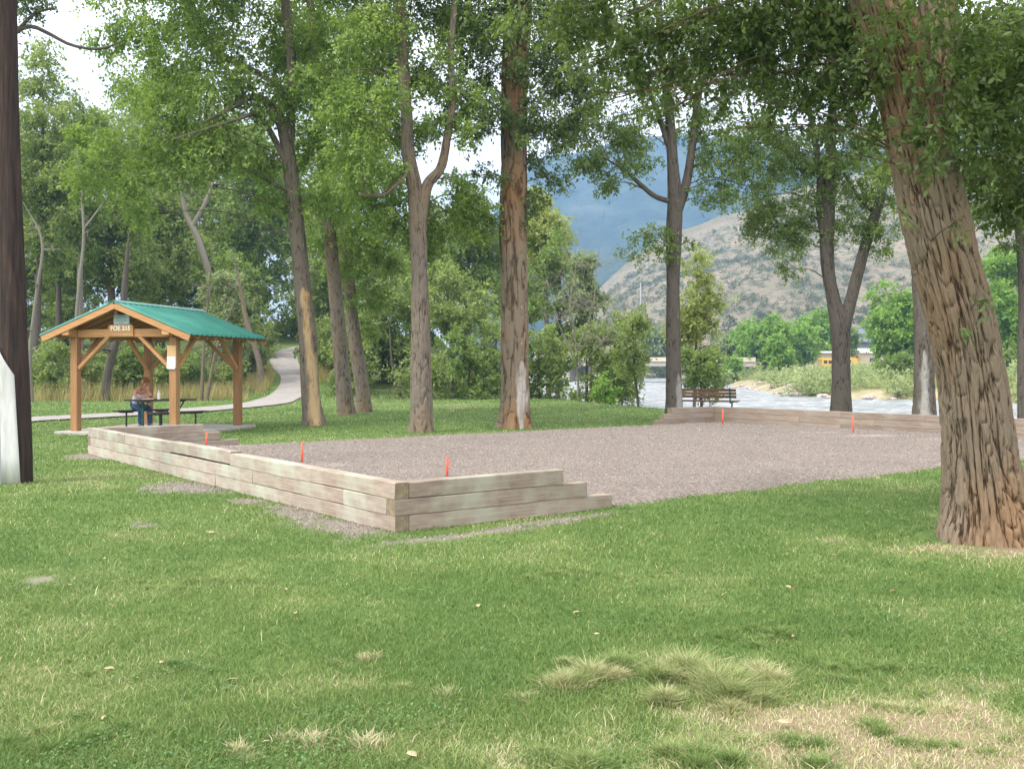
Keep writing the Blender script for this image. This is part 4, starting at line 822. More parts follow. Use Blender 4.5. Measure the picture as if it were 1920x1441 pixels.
# ------------------------------------------------------------------ timber backstops
def timber(root, p, q, z0, h, th, m, inner, jit=.006, name='timber'):
    """one sawn timber from p to q (outer-face line), thickness th toward inner"""
    p = Vector(p); q = Vector(q); x = (q - p); ln = x.length; x.normalize(); y = Vector(inner).normalized()
    bm = bmesh.new(); ns = max(2, int(ln / .12)); rows = []
    prof = [(0.006, 0), (th - .006, 0), (th, .006), (th, h - .008), (th - .008, h), (.008, h), (0, h - .008), (0, .006)]
    sd = random.random() * 50
    for i in range(ns + 1):
        t_ = i / ns; r = []
        for (yy, zz) in prof:
            jz = (float(vnoise(np.array([t_ * ln * 1.5 + sd]), np.array([zz * 8 + yy * 5]))[0]) - .5) * .012
            r.append(bm.verts.new(p + x * (.0015 + t_ * (ln - .003)) + y * (yy + jz * (1 if yy < th / 2 else -1)) + Vector((0, 0, z0 + zz + jz * .6))))
        rows.append(r)
    k = len(prof)
    for i in range(ns):
        for j in range(k): bm.faces.new((rows[i][j], rows[i][(j + 1) % k], rows[i + 1][(j + 1) % k], rows[i + 1][j]))
    f1 = bm.faces.new(rows[0][::-1]); f2 = bm.faces.new(rows[-1]); f1.material_index = f2.material_index = 1
    bmesh.ops.recalc_face_normals(bm, faces=bm.faces)
    me = bpy.data.meshes.new(name); 
    # local frame: x along timber so the grain follows it
    Rm = Matrix((x, y, Vector((0, 0, 1)))).transposed().to_4x4(); Mo = Matrix.Translation(p + Vector((0, 0, z0))) @ Rm
    bm.transform(Mo.inverted()); bm.to_mesh(me); bm.free(); me.materials.append(m); me.materials.append(M['endgrain'])
    o = bpy.data.objects.new(name, me); COL.objects.link(o); o.parent = root; o.matrix_world = Mo if root is None else Mo
    o.matrix_parent_inverse = Matrix.Identity(4)
    o.matrix_basis = Matrix.Translation(-root.location) @ Mo
    return o
TH = .165; HC = .168
bs = empty('timber_backstop', K(0, 0), label='low weathered timber backstop wall with stepped ends, nearest the camera', cat='timber wall')
for c in range(3):
    z0 = c * HC; thru = c in (0, 2)      # outer long wall runs through on bottom and top course
    a0 = 0 if thru else TH; a1 = LA if thru else LA - TH
    cuts = [a0] + [v_ for v_ in ([1.9, 4.35, 6.8, 9.2] if c == 2 else [1.1, 3.6, 6.0, 8.5] if c == 1 else [2.4, 4.9, 7.3, 9.7])] + [a1]
    for i in range(len(cuts) - 1):
        o = timber(bs, K(cuts[i], 0), K(cuts[i + 1], 0), z0 + (.022 if (c == 2 and i == 2) else 0), HC - .003, TH + random.uniform(-.004, .004), M['timber_pale'] if (c + i) % 2 or cuts[i] > 4 else M['timber'], ub)
        if c == 2 and i == 2: o['label'] = 'slightly lifted timber with a gap below'
    b0 = TH if thru else 0; bl = (2.95, 2.56, 2.2)[c]
    timber(bs, K(0, b0), K(0, bl), z0, HC - .003, TH, M['timber'], ua)
    timber(bs, K(LA, b0), K(LA, bl), z0, HC - .003, TH, M['timber'], -ua)
bs2 = empty('timber_backstop', K(0, LB), label='low brown timber backstop wall on the river side of the gravel court', cat='timber wall')
for c in range(3):
    z0 = c * HC; thru = c in (0, 2); a0 = 0 if thru else TH; a1 = LA if thru else LA - TH
    cuts = [a0] + ([2.2, 4.7, 7.1, 9.5] if c != 1 else [1.2, 3.7, 6.1, 8.4]) + [a1]
    for i in range(len(cuts) - 1): timber(bs2, K(cuts[i], LB), K(cuts[i + 1], LB), z0, HC - .003, TH, M['timber_far'], -ub)
    b0 = LB - (TH if thru else 0); bl = LB - 2.0 - (2 - c) * .3
    timber(bs2, K(LA, b0), K(LA, bl), z0, HC - .003, TH, M['timber_far'], -ua)
    timber(bs2, K(0, b0), K(0, bl), z0, HC - .003, TH, M['timber_far'], ua)
# stakes
for (px, py, tx, ty, lab) in [(838, 895, 839, 866, 'orange stake nearest the camera, beside the near stepped end'), (565, 869, 568, 829, 'orange stake in the middle of the left row'), (386, 834, 388, 810, 'orange stake farthest back in the left row near the shelter'),
                              (1355, 795, 1355, 767, 'orange stake by the inner corner near the park bench'), (1600, 812, 1599, 780, 'orange stake left of the big leaning trunk'), (1904, 831, 1901, 792, 'orange stake right of the big leaning trunk at the frame edge')]:
    b = GP(px, py, .07) if px != 386 else A(386, 838, 18.8); d = b.y; tp = A(tx, ty, d); tp.z = max(tp.z, .36)
    e = empty('stake', b, label=lab, cat='stake', group='horseshoe stakes')
    mb = MB(); v = tp - b; mb.cyl((0, 0, -.06), v, .018, .017, 12); mb.cyl(v, v + v.normalized() * .006, .017, .012, 12); mb.build('shaft', M['stake'], e, True)
# ------------------------------------------------------------------ shelter
FL = Vector((-10.95, 25.0, 0)); U = Vector((.976, -.218, 0)).normalized(); Vv = Vector((.218, .976, 0)).normalized()
SW = 2.75; SD = 3.18; ANG = math.atan2(U.y, U.x)
sh = empty('picnic_shelter', FL, ANG, label='open timber picnic shelter with a green metal gable roof', cat='shelter')
PH = 2.42; PT = .19
MB().box((SW / 2, SD / 2, .03), (SW + .75, SD + .7, .1), None, .015).build('concrete_pad', M['concrete'], sh)
for (x, y) in ((0, 0), (SW, 0), (0, SD), (SW, SD)): MB().box((x, y, PH / 2 + .04), (PT, PT, PH - .08), None, .012).build('post', M['cedar'], sh)
HX = 2.03; AP = 3.27; EV = 2.47; sl_ = (AP - EV) / HX; OV = .42
PL = PH + .2
for y in (0, SD): MB().box((SW / 2, y, PH + .10), (SW - PT - .004 if y else SW - PT - .004, .12, .2), None, .008).build('tie_beam', M['cedar_h'], sh)
for x in (0, SW): MB().box((x, SD / 2, PH + .1), (.17, SD + .5, .2), None, .008).build('plate_beam', M['cedar_h'], sh)
for (x, y) in ((0, 0), (SW, 0)): MB().box((x, y - .34, PH + .115), (.2, .16, .16), None, .01).build('beam_end', M['cedar_h'], sh)
for (x, sx) in ((0, 1), (SW, -1)):
    for y in (0, SD): MB().bar((x + sx * .09, y, PH - .78), (x + sx * .95, y, PH + .02), .085, .11, (0, 1, 0), .006).build('knee_brace', M['cedar_h'], sh)
for (y, sy) in ((0, 1), (SD, -1)):
    for x in (0, SW): MB().bar((x, y + sy * .09, PH - .78), (x, y + sy * .95, PH + .02), .085, .11, (1, 0, 0), .006).build('knee_brace', M['cedar_h'], sh)
cx = SW / 2
MB().box((cx, SD / 2, AP - .2), (.1, SD + 2 * OV - .1, .2)).build('ridge_beam', M['decking'], sh)
MB().box((cx, 0, (AP + PH) / 2), (.12, .1, AP - PH - .35)).build('king_post', M['cedar_h'], sh)
for s in (-1, 1):
    for k in range(10):
        y = -OV + .14 + k * (SD + 2 * OV - .28) / 9
        MB().bar((cx + s * .08, y, AP - .135), (cx + s * (HX - .07), y, EV - .08 + .02), .045, .12, (0, 0, 1)).build('rafter', M['cedar_h'], sh)
    for y in (-OV, SD + OV): MB().bar((cx + s * .003, y, AP - .085), (cx + s * HX, y, EV - .09), .04, .17, (0, 0, 1), .004).build('barge_board', M['cedar_h'], sh)
    # decking and metal
    a = Vector((cx, SD / 2, AP - .03)); b = Vector((cx + s * HX, SD / 2, EV - .03)); d_ = (b - a).normalized(); nrm = Vector((-d_.z * s, 0, d_.x * s)) if s > 0 else Vector((-d_.z * s, 0, d_.x * s))
    MB().bar(a, b, SD + 2 * OV - .06, .03, (0, 0, 1)).build('roof_decking', M['decking'], sh)
    # corrugated sheet
    nr = 17; ys = []; 
    for k in range(nr):
        y0 = -OV - .03 + k * (SD + 2 * OV + .06) / nr; w = (SD + 2 * OV + .06) / nr
        ys += [(y0, .0), (y0 + w * .10, .045), (y0 + w * .2, .045), (y0 + w * .3, 0)]
    ys.append((SD + OV + .03, 0)); V = []
    for (y, hh) in ys:
        for t_ in (0, 1):
            x = t_ * (HX + .05); V.append((cx + s * x, y, AP - x * sl_ + hh + .002))
    for (y, hh) in ys:
        for t_ in (0, 1):
            x = t_ * (HX + .05); V.append((cx + s * x, y, AP - x * sl_ + hh - .012))
    m_ = len(ys); Qs = []
    for i in range(m_ - 1):
        Qs.append((2 * i, 2 * i + 1, 2 * i + 3, 2 * i + 2)); o_ = 2 * m_; Qs.append((o_ + 2 * i, o_ + 2 * i + 2, o_ + 2 * i + 3, o_ + 2 * i + 1)); Qs.append((2 * i + 1, o_ + 2 * i + 1, o_ + 2 * i + 3, 2 * i + 3))
    Qs.append((0, 2 * m_, 2 * m_ + 1, 1)); Qs.append((2 * m_ - 2, 2 * m_ - 1, 4 * m_ - 1, 4 * m_ - 2))
    roofp = mesh_np('roof_sheet', V, Qs, mats=M['roof'], parent=sh)
rc = MB()
for s in (-1, 1): rc.bar((cx, SD / 2, AP + .045), (cx + s * .17, SD / 2, AP + .045 - .17 * sl_), SD + 2 * OV + .08, .008, (0, 0, 1))
rc.build('ridge_cap', M['roof'], sh)
def text(s, size, m, parent, loc, bold=.0, name='lettering', rot=None):
    cu = bpy.data.curves.new('t', 'FONT'); cu.body = s; cu.size = size; cu.align_x = 'CENTER'; cu.align_y = 'CENTER'; cu.extrude = .003; cu.offset = bold; cu.resolution_u = 3
    o = bpy.data.objects.new('t', cu); COL.objects.link(o); bpy.context.view_layer.update()
    me = bpy.data.meshes.new_from_object(o.evaluated_get(bpy.context.evaluated_depsgraph_get())); bpy.data.objects.remove(o)
    me.materials.clear(); me.materials.append(m); q = bpy.data.objects.new(name, me); COL.objects.link(q); q.parent = parent; q.location = loc; q.rotation_euler = rot or (math.pi / 2, 0, 0); return q
sx0 = cx - .05
def rrect(w, h, r, yb):
    p = [(-w / 2, yb), (w / 2, yb)]
    for i in range(7): a = i / 6 * math.pi / 2; p.append((w / 2 - r + r * math.cos(a), yb + h - r + r * math.sin(a)))
    for i in range(7): a = math.pi / 2 + i / 6 * math.pi / 2; p.append((-w / 2 + r + r * math.cos(a), yb + h - r + r * math.sin(a)))
    return p
sg = MB().poly([(x + sx0, -.07, z) for x, z in rrect(.70, .285, .07, 2.44)], .03, (0, -1, 0)).build('name_board', M['cedar_h'], sh); sg['label'] = 'brown routed board reading FOE 215'
text('FOE 215', .155, M['lettering'], sg, (sx0, -.105, 2.635), .006)
text('PICNIC AREA', .055, M['lettering_faint'], sg, (sx0, -.105, 2.49), .002) if False else None
for i_ in range(9): pass
faint = MB()
for i_ in range(11): faint.box((sx0 - .26 + i_ * .052, -.1025, 2.485 + .004 * math.sin(i_ * 5)), (.034 if i_ % 3 else .02, .004, .032))
faint.build('worn_lettering', M['lettering_faint'], sg)
sb = MB().box((sx0 + .02, -.085, 2.855), (.44, .02, .245), None, .008).build('plaque', M['signblue'], sh); sb['label'] = 'pale blue grey plaque above the name board'
fl = MB()
for r_, (zz, w) in enumerate([(2.935, .2), (2.89, .32), (2.85, .26), (2.81, .3), (2.775, .12)]): fl.box((sx0 + .02, -.0965, zz), (w, .003, .012))
fl.build('worn_lettering', M['lettering_grey'], sb)
# post notice board: light wood board with paper
nb = MB().box((SW - .01, -PT / 2 - .02, 1.93), (.24, .025, .55), None, .004).build('notice_board', M['lightwood'], sh)
MB().box((SW - .02, -PT / 2 - .036, 1.78), (.215, .004, .29), Matrix.Rotation(.02, 3, 'Y')).build('paper_sheet', M['paper'], nb)

# picnic table (thing)
TC = FL + U * (SW / 2) + Vv * (SD / 2); ph = math.radians(48)
tb_ = empty('picnic_table', (TC.x, TC.y, .08), ph, label='dark picnic table with two benches on a green metal frame under the shelter', cat='picnic table')
mb = MB()
for i in range(5): mb.box((0, -.32 + i * .16, .735), (1.62, .152, .04), None, .004)
mb.build('table_top', M['tabletop'], tb_)
for s in (-1, 1):
    mb = MB()
    for i in range(2): mb.box((0, s * .88 + (i - .5) * .145, .435), (1.62, .138, .04), None, .004)
    mb.build('bench_seat', M['tabletop'], tb_)
for x in (-.5, .5):
    mb = MB().cyl((x, 0, 0), (x, 0, .70), .032, None, 12)
    for s in (-1, 1): mb.cyl((x, 0, .42), (x, s * .3, .70), .018, None, 8)
    mb.box((x, 0, .698), (.06, .7, .03)); mb.box((x, 0, .012), (.16, .4, .02)); mb.build('pedestal', M['green_metal'] if x < 0 else M['black_metal'], tb_)
    for s in (-1, 1):
        MB().cyl((x, s * .88, 0), (x, s * .88, .40), .024, None, 10).box((x, s * .88, .400), (.3, .2, .03)).box((x, s * .88, .01), (.12, .12, .018)).build('bench_leg', M['black_metal'], tb_)
# bottle, paper on table
def loc_table(x, y, z): c, s = math.cos(ph), math.sin(ph); return Vector((TC.x + c * x - s * y, TC.y + s * x + c * y, .08 + z))
bt = empty('bottle', loc_table(-.12, -.12, .756), label='white squeeze bottle standing on the picnic table', cat='bottle')
MB().cyl((0, 0, 0), (0, 0, .16), .036, None, 16).cyl((0, 0, .16), (0, 0, .19), .036, .014, 16).build('body', M['paper'], bt, False)
MB().cyl((0, 0, .19), (0, 0, .23), .014, .01, 12).build('cap', M['paper'], bt)
bk = MB().box((0, 0, .006), (.28, .21, .012), Matrix.Rotation(.3, 3, 'Z'), .002).build('magazine', M['paper']); bk.location = loc_table(-.30, .12, .757)
tag(bk, 'white open magazine lying on the picnic table under her hands', 'magazine')

# ------------------------------------------------------------------ woman
def skin_chain(name, joints, edges, m, parent, sub=2, rootv=0):
    me = bpy.data.meshes.new(name); me.from_pydata([j[0] for j in joints], edges, []); me.materials.append(m)
    o = bpy.data.objects.new(name, me); COL.objects.link(o); o.parent = parent
    sk = o.modifiers.new('s', 'SKIN'); sk.use_smooth_shade = True
    for i, j in enumerate(joints):
        r = j[1]; me.skin_vertices[0].data[i].radius = r if isinstance(r, tuple) else (r, r)
    me.skin_vertices[0].data[rootv].use_root = True
    ss = o.modifiers.new('u', 'SUBSURF'); ss.levels = sub; ss.render_levels = sub
    bpy.context.view_layer.update()
    m2 = bpy.data.meshes.new_from_object(o.evaluated_get(bpy.context.evaluated_depsgraph_get())); o.modifiers.clear(); o.data = m2
    m2.polygons.foreach_set('use_smooth', [True] * len(m2.polygons))
    return o
def lean(J_):
    return [((p[0] + max(0, p[2] - .62) * .14, p[1], p[2] if p[2] < .62 else (.62 + (p[2] - .62) * .92 + (.018 if abs(p[1]) > .01 and p[2] < .95 else 0))), r_) for p, r_ in J_]
# local frame: +x forward (toward table), +y her left, z up; bench top at .455
wp = loc_table(-.22, .90, 0); wa = ph - math.pi / 2
wm = empty('person', (wp.x, wp.y, .08), wa, label='seated woman in a light blue tank top and jeans, leaning over the picnic table', cat='person')
hip = (.02, 0, .55); J = [
    ((.00, 0, .56), (.15, .12)), ((.05, 0, .70), .085), ((.14, 0, .86), .085), ((.24, 0, 1.00), .085), ((.30, 0, 1.05), .05), ((.35, 0, 1.10), .045), ((.40, 0, 1.19), (.072, .08)), ((.42, 0, 1.25), (.074, .082)), ((.415, 0, 1.30), (.05, .06)),
    ((.24, -.16, 1.00), .055), ((.30, -.20, .86), .042), ((.36, -.20, .80), .04), ((.46, -.13, .80), .034), ((.55, -.05, .81), .028),
    ((.24, .16, 1.00), .055), ((.33, .21, .88), .042), ((.40, .20, .82), .04), ((.50, .14, .83), .034), ((.58, .07, .86), .028),
    ((.08, -.10, .54), .085), ((.42, -.12, .52), .068), ((.47, -.12, .47), .06), ((.46, -.12, .25), .05), ((.46, -.12, .08), .036),
    ((.08, .10, .54), .085), ((.42, .12, .52), .068), ((.47, .12, .47), .06), ((.50, .12, .25), .05), ((.50, .12, .08), .036),
    ((.60, -.02, .805), (.022, .03)), ((.64, .10, .85), (.022, .03))]
E = [(0, 1), (1, 2), (2, 3), (3, 4), (4, 5), (5, 6), (6, 7), (7, 8), (3, 9), (9, 10), (10, 11), (11, 12), (12, 13), (13, 29), (3, 14), (14, 15), (15, 16), (16, 17), (17, 18), (18, 30), (0, 19), (19, 20), (20, 21), (21, 22), (22, 23), (0, 24), (24, 25), (25, 26), (26, 27), (27, 28)]
body = skin_chain('body', lean(J), E, M['skin'], wm)
# fingers, nose and ears joined to the body
fg = MB()
for (hx, hy, hz, sgn) in ((.626, -.02, .808, 1), (.672, .10, .850, -1)):
    for i in range(4):
        o_ = (i - 1.5) * .014; ln = (.055, .065, .062, .048)[i]; p0 = Vector((hx + .015, hy + o_, hz)); p1 = p0 + Vector((ln * .55, 0, -.006)); p2 = p1 + Vector((ln * .35, 0, -.022))
        fg.cyl(p0, p1, .0085, .008, 8); fg.ball(p1, .008, sub=1); fg.cyl(p1, p2, .008, .0065, 8); fg.ball(p2, .0065, sub=1)
    fg.cyl((hx, hy + sgn * .02, hz), (hx + .03, hy + sgn * .04, hz - .005), .01, .008, 8)
fg.ball((.579, 0, 1.167), .014, (1.3, .8, 1.2)); 
for s in (-1, 1): fg.ball((.491, s * .078, 1.186), .022, (.8, .4, 1.2))
o = fg.build('hand_detail', M['skin'], body, True); o.name = 'fingers'
fc = MB()
for s in (-1, 1): fc.ball((.570, s * .03, 1.195), .011, (.5, 1.1, .8))
fc.build('eye', M['paper'], body, True)
MB().box((.565, 0, 1.131), (.012, .045, .008), None, .002).build('mouth', M['redbrown'], body)
jn = [((.00, 0, .575), (.165, .135)), ((.08, -.10, .545), .10), ((.42, -.12, .525), .084), ((.485, -.12, .47), .076), ((.465, -.12, .25), .066), ((.465, -.12, .07), .062), ((.08, .10, .545), .10), ((.42, .12, .525), .084), ((.485, .12, .47), .076), ((.505, .12, .25), .066), ((.505, .12, .07), .062), ((.01, 0, .65), (.15, .125))]
skin_chain('jeans', jn, [(0, 1), (1, 2), (2, 3), (3, 4), (4, 5), (0, 6), (6, 7), (7, 8), (8, 9), (9, 10), (0, 11)], M['jeans'], wm)
tk = [((.02, 0, .625), (.17, .15)), ((.06, 0, .72), (.155, .14)), ((.14, 0, .85), (.16, .14)), ((.22, 0, .965), (.15, .125)), ((.235, -.085, 1.03), .045), ((.235, .085, 1.03), .045)]
skin_chain('tank_top', lean(tk), [(0, 1), (1, 2), (2, 3), (3, 4), (3, 5)], M['tank'], wm)
hr = [((.40, 0, 1.275), (.083, .088)), ((.365, 0, 1.235), (.085, .085)), ((.335, 0, 1.17), (.075, .06)), ((.30, -.03, 1.10), (.07, .05)), ((.26, -.07, 1.03), (.05, .035)), ((.33, -.10, 1.00), (.03, .03)), ((.445, 0, 1.315), (.05, .035))]
skin_chain('hair', lean(hr), [(0, 1), (1, 2), (2, 3), (3, 4), (3, 5), (0, 6)], M['hair'], wm)
for y, x in ((-.12, .50), (.12, .54)): MB().box((x, y, .035), (.25, .09, .07), None, .02).build('shoe', M['shoe'], wm, True)

# ------------------------------------------------------------------ utility pole
pb = GP(30, 905); pb.x = -6.92 - .195
pol = empty('utility_pole', (pb.x, pb.y, 0), label='dark brown wooden utility pole with a white guard at the left edge', cat='utility pole')
t_ = Tubes()
t_.add([(0, 0, -.2), (-.01, 0, .6), (-.06, 0, 2), (-.15, 0, 5), (-.24, 0, 9.5)], [.205, .195, .185, .165, .15], 200, 40, seed=2, furrow=.006, fu=30, fv=.6, flare=.05)
pole_o = t_.build('shaft', M['pole'], pol)
# half-round cable guard on the left front
V = []; nn_ = 15; zs = [0, .4, .8, 1.2, 1.45, 1.55, 1.62, 1.7, 1.78, 1.86, 1.95]
for z in zs:
    w = 1.0 if z < 1.3 else 1.0 - (z - 1.3) / .75
    cxx = -.01 - .025 * z; r_ = .212 - .006 * z + .018
    for i in range(nn_):
        a = math.radians(-88 - (130 * (i / (nn_ - 1))) * (.45 + .55 * w)) ; a = math.radians(-52 - 7 * z - max(0, z - 1.55) * 150 - (i / (nn_ - 1)) * 140)
        V.append((cxx + math.cos(a) * r_, math.sin(a) * r_, z))
Qs = [(k * nn_ + i, k * nn_ + i + 1, (k + 1) * nn_ + i + 1, (k + 1) * nn_ + i) for k in range(len(zs) - 1) for i in range(nn_ - 1)]
gd = mesh_np('cable_guard', V, Qs, mats=M['guard'], smooth=True, parent=pol); sm = gd.modifiers.new('t', 'SOLIDIFY'); sm.thickness = .012
MB().cyl((-.14, -.215, 0), (-.18, -.20, 1.75), .014, None, 10).build('conduit', M['steel'], pol)
for z, x in ((1.2, .02), (3.9, .04), (4.6, -.08), (2.6, .0), (5.4, -.05)):
    MB().ball((x - .03 * z, -.222 + .006 * z, z), .012).build('nail', M['rubber'], pol)
# limb of an off-frame tree behind the pole
D = 24
tree('elm_tree', 'tree mostly outside the left edge, its crooked limb crossing the sky by the pole', 'tree', GT, M['bark_dark'], M['leaf_dark'],
     [[(-140, 870, 40, D), (-140, 600, 34, D), (-120, 350, 28, D), (-90, 150, 22, D), (-60, -60, 16, D), (-40, -250, 8, D)],
      [(-110, 200, 14, D), (-30, 110, 12, D), (30, 60, 9, D), (60, 50, 8, D), (95, 65, 7, D), (135, 85, 6, D), (185, 92, 5, D), (225, 80, 3, D)],
      [(30, 60, 7, D), (60, 30, 6, D), (80, 20, 4, D), (103, 16, 3, D)]],
     LC([(50, 15, 28), (80, -10, 30), (20, -20, 40), (-60, 60, 80), (-140, 150, 90), (-180, 10, 100), (-80, -80, 110), (50, -90, 70)], D, .9), .1, 1.4, 30, 0, 14, flare=.2)

# ------------------------------------------------------------------ bench by the river
bn = empty('park_bench', GP(1334, 775.7), math.radians(-28), label='brown slatted park bench facing the river beside the dark straight tree', cat='bench')
bn.location = (7.0, 36.2, 0); BLn = 2.35
for i in range(3): MB().bar((-BLn / 2, -.03 - .02 * i, .62 + .12 * i), (BLn / 2, -.03 - .02 * i, .62 + .12 * i), .035, .10, (0, 0, 1), .006).build('back_slat', M['slat'], bn)
for i in range(3): MB().bar((-BLn / 2, .12 + .14 * i, .44 + .01 * i), (BLn / 2, .12 + .14 * i, .44 + .01 * i), .125, .035, (0, 0, 1), .005).build('seat_slat', M['slat'], bn)
for x in (-BLn / 2 + .22, BLn / 2 - .22):
    MB().bar((x, -.03, .42), (x, -.115, .94), .05, .035, (0, 1, 0), .004).bar((x, -.03, .40), (x, .48, .425), .05, .03, (0, 0, 1), .004).cyl((x, .2, 0), (x, .2, .40), .03, None, 10).box((x, .2, .01), (.2, .3, .02)).build('frame', M['green_metal'], bn)

# ------------------------------------------------------------------ far bank
rg = np.random.default_rng(41)
def rock_mesh(seed):
    r_ = np.random.default_rng(seed); bm = bmesh.new(); bmesh.ops.create_icosphere(bm, subdivisions=2, radius=1)
    for v in bm.verts:
        n_ = v.co.normalized(); k = .72 + .5 * float(vnoise(np.array([n_.x * 1.6 + seed * 3 + 20]), np.array([n_.y * 1.6 + 20]), np.array([n_.z * 1.6 + 20]))[0]); v.co = n_ * k; v.co.z *= .65
    me = bpy.data.meshes.new('boulder'); bm.to_mesh(me); bm.free(); me.materials.append(M['rock']); return me
rocks = [rock_mesh(i) for i in range(6)]
seg = far_edge[3:8]
cnt = 0
for i in range(240):
    t_ = rg.random() ** .8 * (len(seg) - 1); k = int(min(t_, len(seg) - 2)); f_ = t_ - k; p = seg[k] * (1 - f_) + seg[k + 1] * f_
    tdir = seg[k + 1] - seg[k]; tdir = tdir / np.linalg.norm(tdir); nrm = np.array([-tdir[1], tdir[0]]); off = rg.uniform(-.6, 3.2) if rg.random() < .7 else rg.uniform(2, 9)
    if p[0] / p[1] * F + 960 > 1490 and (rg.random() < .65 or off > 1.2): continue
    x, y = p + nrm * off * (1 if SIDE_F(*(p + nrm * 2)) else -1)
    o = bpy.data.objects.new('boulder', rocks[i % 6]); COL.objects.link(o); s = rg.uniform(.15, .55) * (.8 if off > 3 else 1)
    o.location = (x, y, max(tz(x, y), -1.0) + s * .15); o.scale = (s * rg.uniform(.8, 1.4), s, s * rg.uniform(.7, 1.1)); o.rotation_euler = (0, 0, rg.random() * 6)
    tag(o, 'grey boulder on the far bank ' + ('left of the Y shaped trunk' if x / y * F + 960 < 1560 else 'right of the Y shaped trunk') + (' near the water' if off < 1.2 else ' higher up'), 'boulder', 'boulders along the far river bank')
def shrub_mesh(seed, n_, size, r, mname, flat=.7):
    r_ = np.random.default_rng(seed); V, Q = leaf_mesh([((0, 0, r * flat * .7), (r, r, r * flat), 1.0)], size, n_, r_, droop=-.1, perrad=9)
    V[:, 2] = np.maximum(V[:, 2], 0); me = mesh_np('tmp', V, Q, mats=M[mname]); d = me.data; bpy.data.objects.remove(me); return d
sages = [shrub_mesh(200 + i, 2.2, .13, 1.0, 'sage') for i in range(4)]
GS = 'pale sagebrush on the far river bank'
for i in range(350):
    px = rg.uniform(1370, 1950); d = rg.uniform(74, 165) ; x = (px - 960) / F * d
    dff, _ = pdist(np.array([x]), np.array([d]), far_edge)
    if not SIDE_F(np.array([x]), np.array([d]))[0] or dff[0] < (.8 if px > 1490 else 3.0): continue
    o = bpy.data.objects.new('sagebrush', sages[i % 4]); COL.objects.link(o); s = rg.uniform(.6, 1.7); o.location = (x, d, tz(x, d) - .1); o.scale = (s * 1.3, s * 1.3, s); o.rotation_euler = (0, 0, rg.random() * 6)
    tag(o, ('waterside' if dff[0] < 9 else 'pale') + ' sagebrush clump on the far bank ' + ('left of the Y shaped trunk' if px < 1560 else 'right of the Y shaped trunk' if px < 1735 else 'right of the grey trunk'), 'shrub', GS)
GF = 'trees across the river'
FB = [(1378, 190, 615, 690, 40, 'leaf_grey', 'hazy grey green tree left of the far round tree'), (1430, 180, 585, 700, 56, 'leaf_lime', 'large round green tree across the river'), (1461, 150, 628, 694, 30, 'leaf_lime', 'small round bright tree in front of the large round one'),
      (1498, 185, 590, 690, 42, 'leaf_lime', 'bright tree between the round tree and the Y shaped trunk'), (1535, 200, 575, 670, 50, 'leaf_lime', 'tall willow like tree behind the Y shaped trunk'), (1592, 195, 610, 672, 22, 'leaf_mid', 'small tree left of the slate roofed house'),
      (1690, 120, 498, 720, 66, 'leaf_lime', 'big bright tree left of the grey barked trunk'), (1690, 100, 665, 740, 55, 'leaf_mid', 'low green bush on the far bank below the bright tree'), (1760, 125, 520, 720, 50, 'leaf_lime', 'bright tree hidden behind the big leaning trunk'),
      (1880, 110, 455, 700, 70, 'leaf_lime', 'big bright tree right of the big leaning trunk'), (1900, 95, 640, 752, 45, 'leaf_mid', 'green bush on the far bank at the right edge'), (1375, 165, 668, 715, 22, 'leaf_lime', 'small bright bush at the end of the bridge'),
      (1250, 260, 610, 690, 50, 'leaf_grey', 'hazy tree line beyond the bridge'), (1970, 110, 480, 720, 60, 'leaf_mid', 'green tree just outside the right edge'), (1350, 120, 690, 728, 20, 'sage', 'pale bush at the far water edge')]
for q in FB:
    k_ += 1; bgtree('far_bank_tree', q[6], q[0], q[1], q[2], q[3], q[4], q[5], 'bark', 5, 0, seed=k_, group=GF, cov=2.6, size=.0036 * q[1], n_=34, r=q[4] * .42)

def wheel(mb, x, y, z, r, w): mb.cyl((x, y - w / 2, z), (x, y + w / 2, z), r, None, 16)
def vehicle(name, label, cat, px, d, rz, kind, paint):
    b = onground(px, d); e = empty(name, b, rz, label=label, cat=cat)
    prof = {'pickup': (5.2, 1.9, [(-2.6, .5), (2.6, .5), (2.6, 1.0), (1.5, 1.12), (.75, 1.75), (-.7, 1.78), (-.75, 1.15), (-2.6, 1.15)], [(.0, .62, 1.2, 1.62)]),
            'suv': (4.6, 1.85, [(-2.3, .45), (2.3, .45), (2.3, .95), (1.3, 1.08), (.6, 1.68), (-2.0, 1.7), (-2.3, 1.1)], [(-1.7, .7, 1.12, 1.56)]),
            'van': (5.4, 2.0, [(-2.7, .45), (2.7, .45), (2.7, 1.1), (2.2, 1.25), (1.6, 2.1), (-2.7, 2.15)], [(.4, 1.7, 1.25, 1.9)])}[kind]
    L_, w, P, win = prof
    MB().poly([(x, -w / 2, z) for x, z in P], w, (0, 1, 0)).build('body', M[paint], e)
    if kind == 'pickup': g = [(-.6, 1.2), (1.15, 1.18), (.68, 1.68), (-.6, 1.7)]
    elif kind == 'suv': g = [(-2.0, 1.14), (1.05, 1.1), (.52, 1.6), (-1.85, 1.62)]
    else: g = [(.5, 1.3), (2.05, 1.3), (1.55, 2.0), (.5, 2.0)]
    for y in (-w / 2 - .006, w / 2 - .006): MB().poly([(x, y, z) for x, z in g], .012, (0, 1, 0)).build('window', M['glass'], e)
    for x in (-L_ * .32, L_ * .31):
        for y in (-w / 2 + .1, w / 2 - .1):
            mb = MB(); wheel(mb, x, y, .36, .36, .24); mb.build('wheel', M['rubber'], e)
    return e
vehicle('van', 'white van parked at the left end of the cream warehouse across the river', 'van', 1506, 170, math.radians(4), 'suv', 'white')
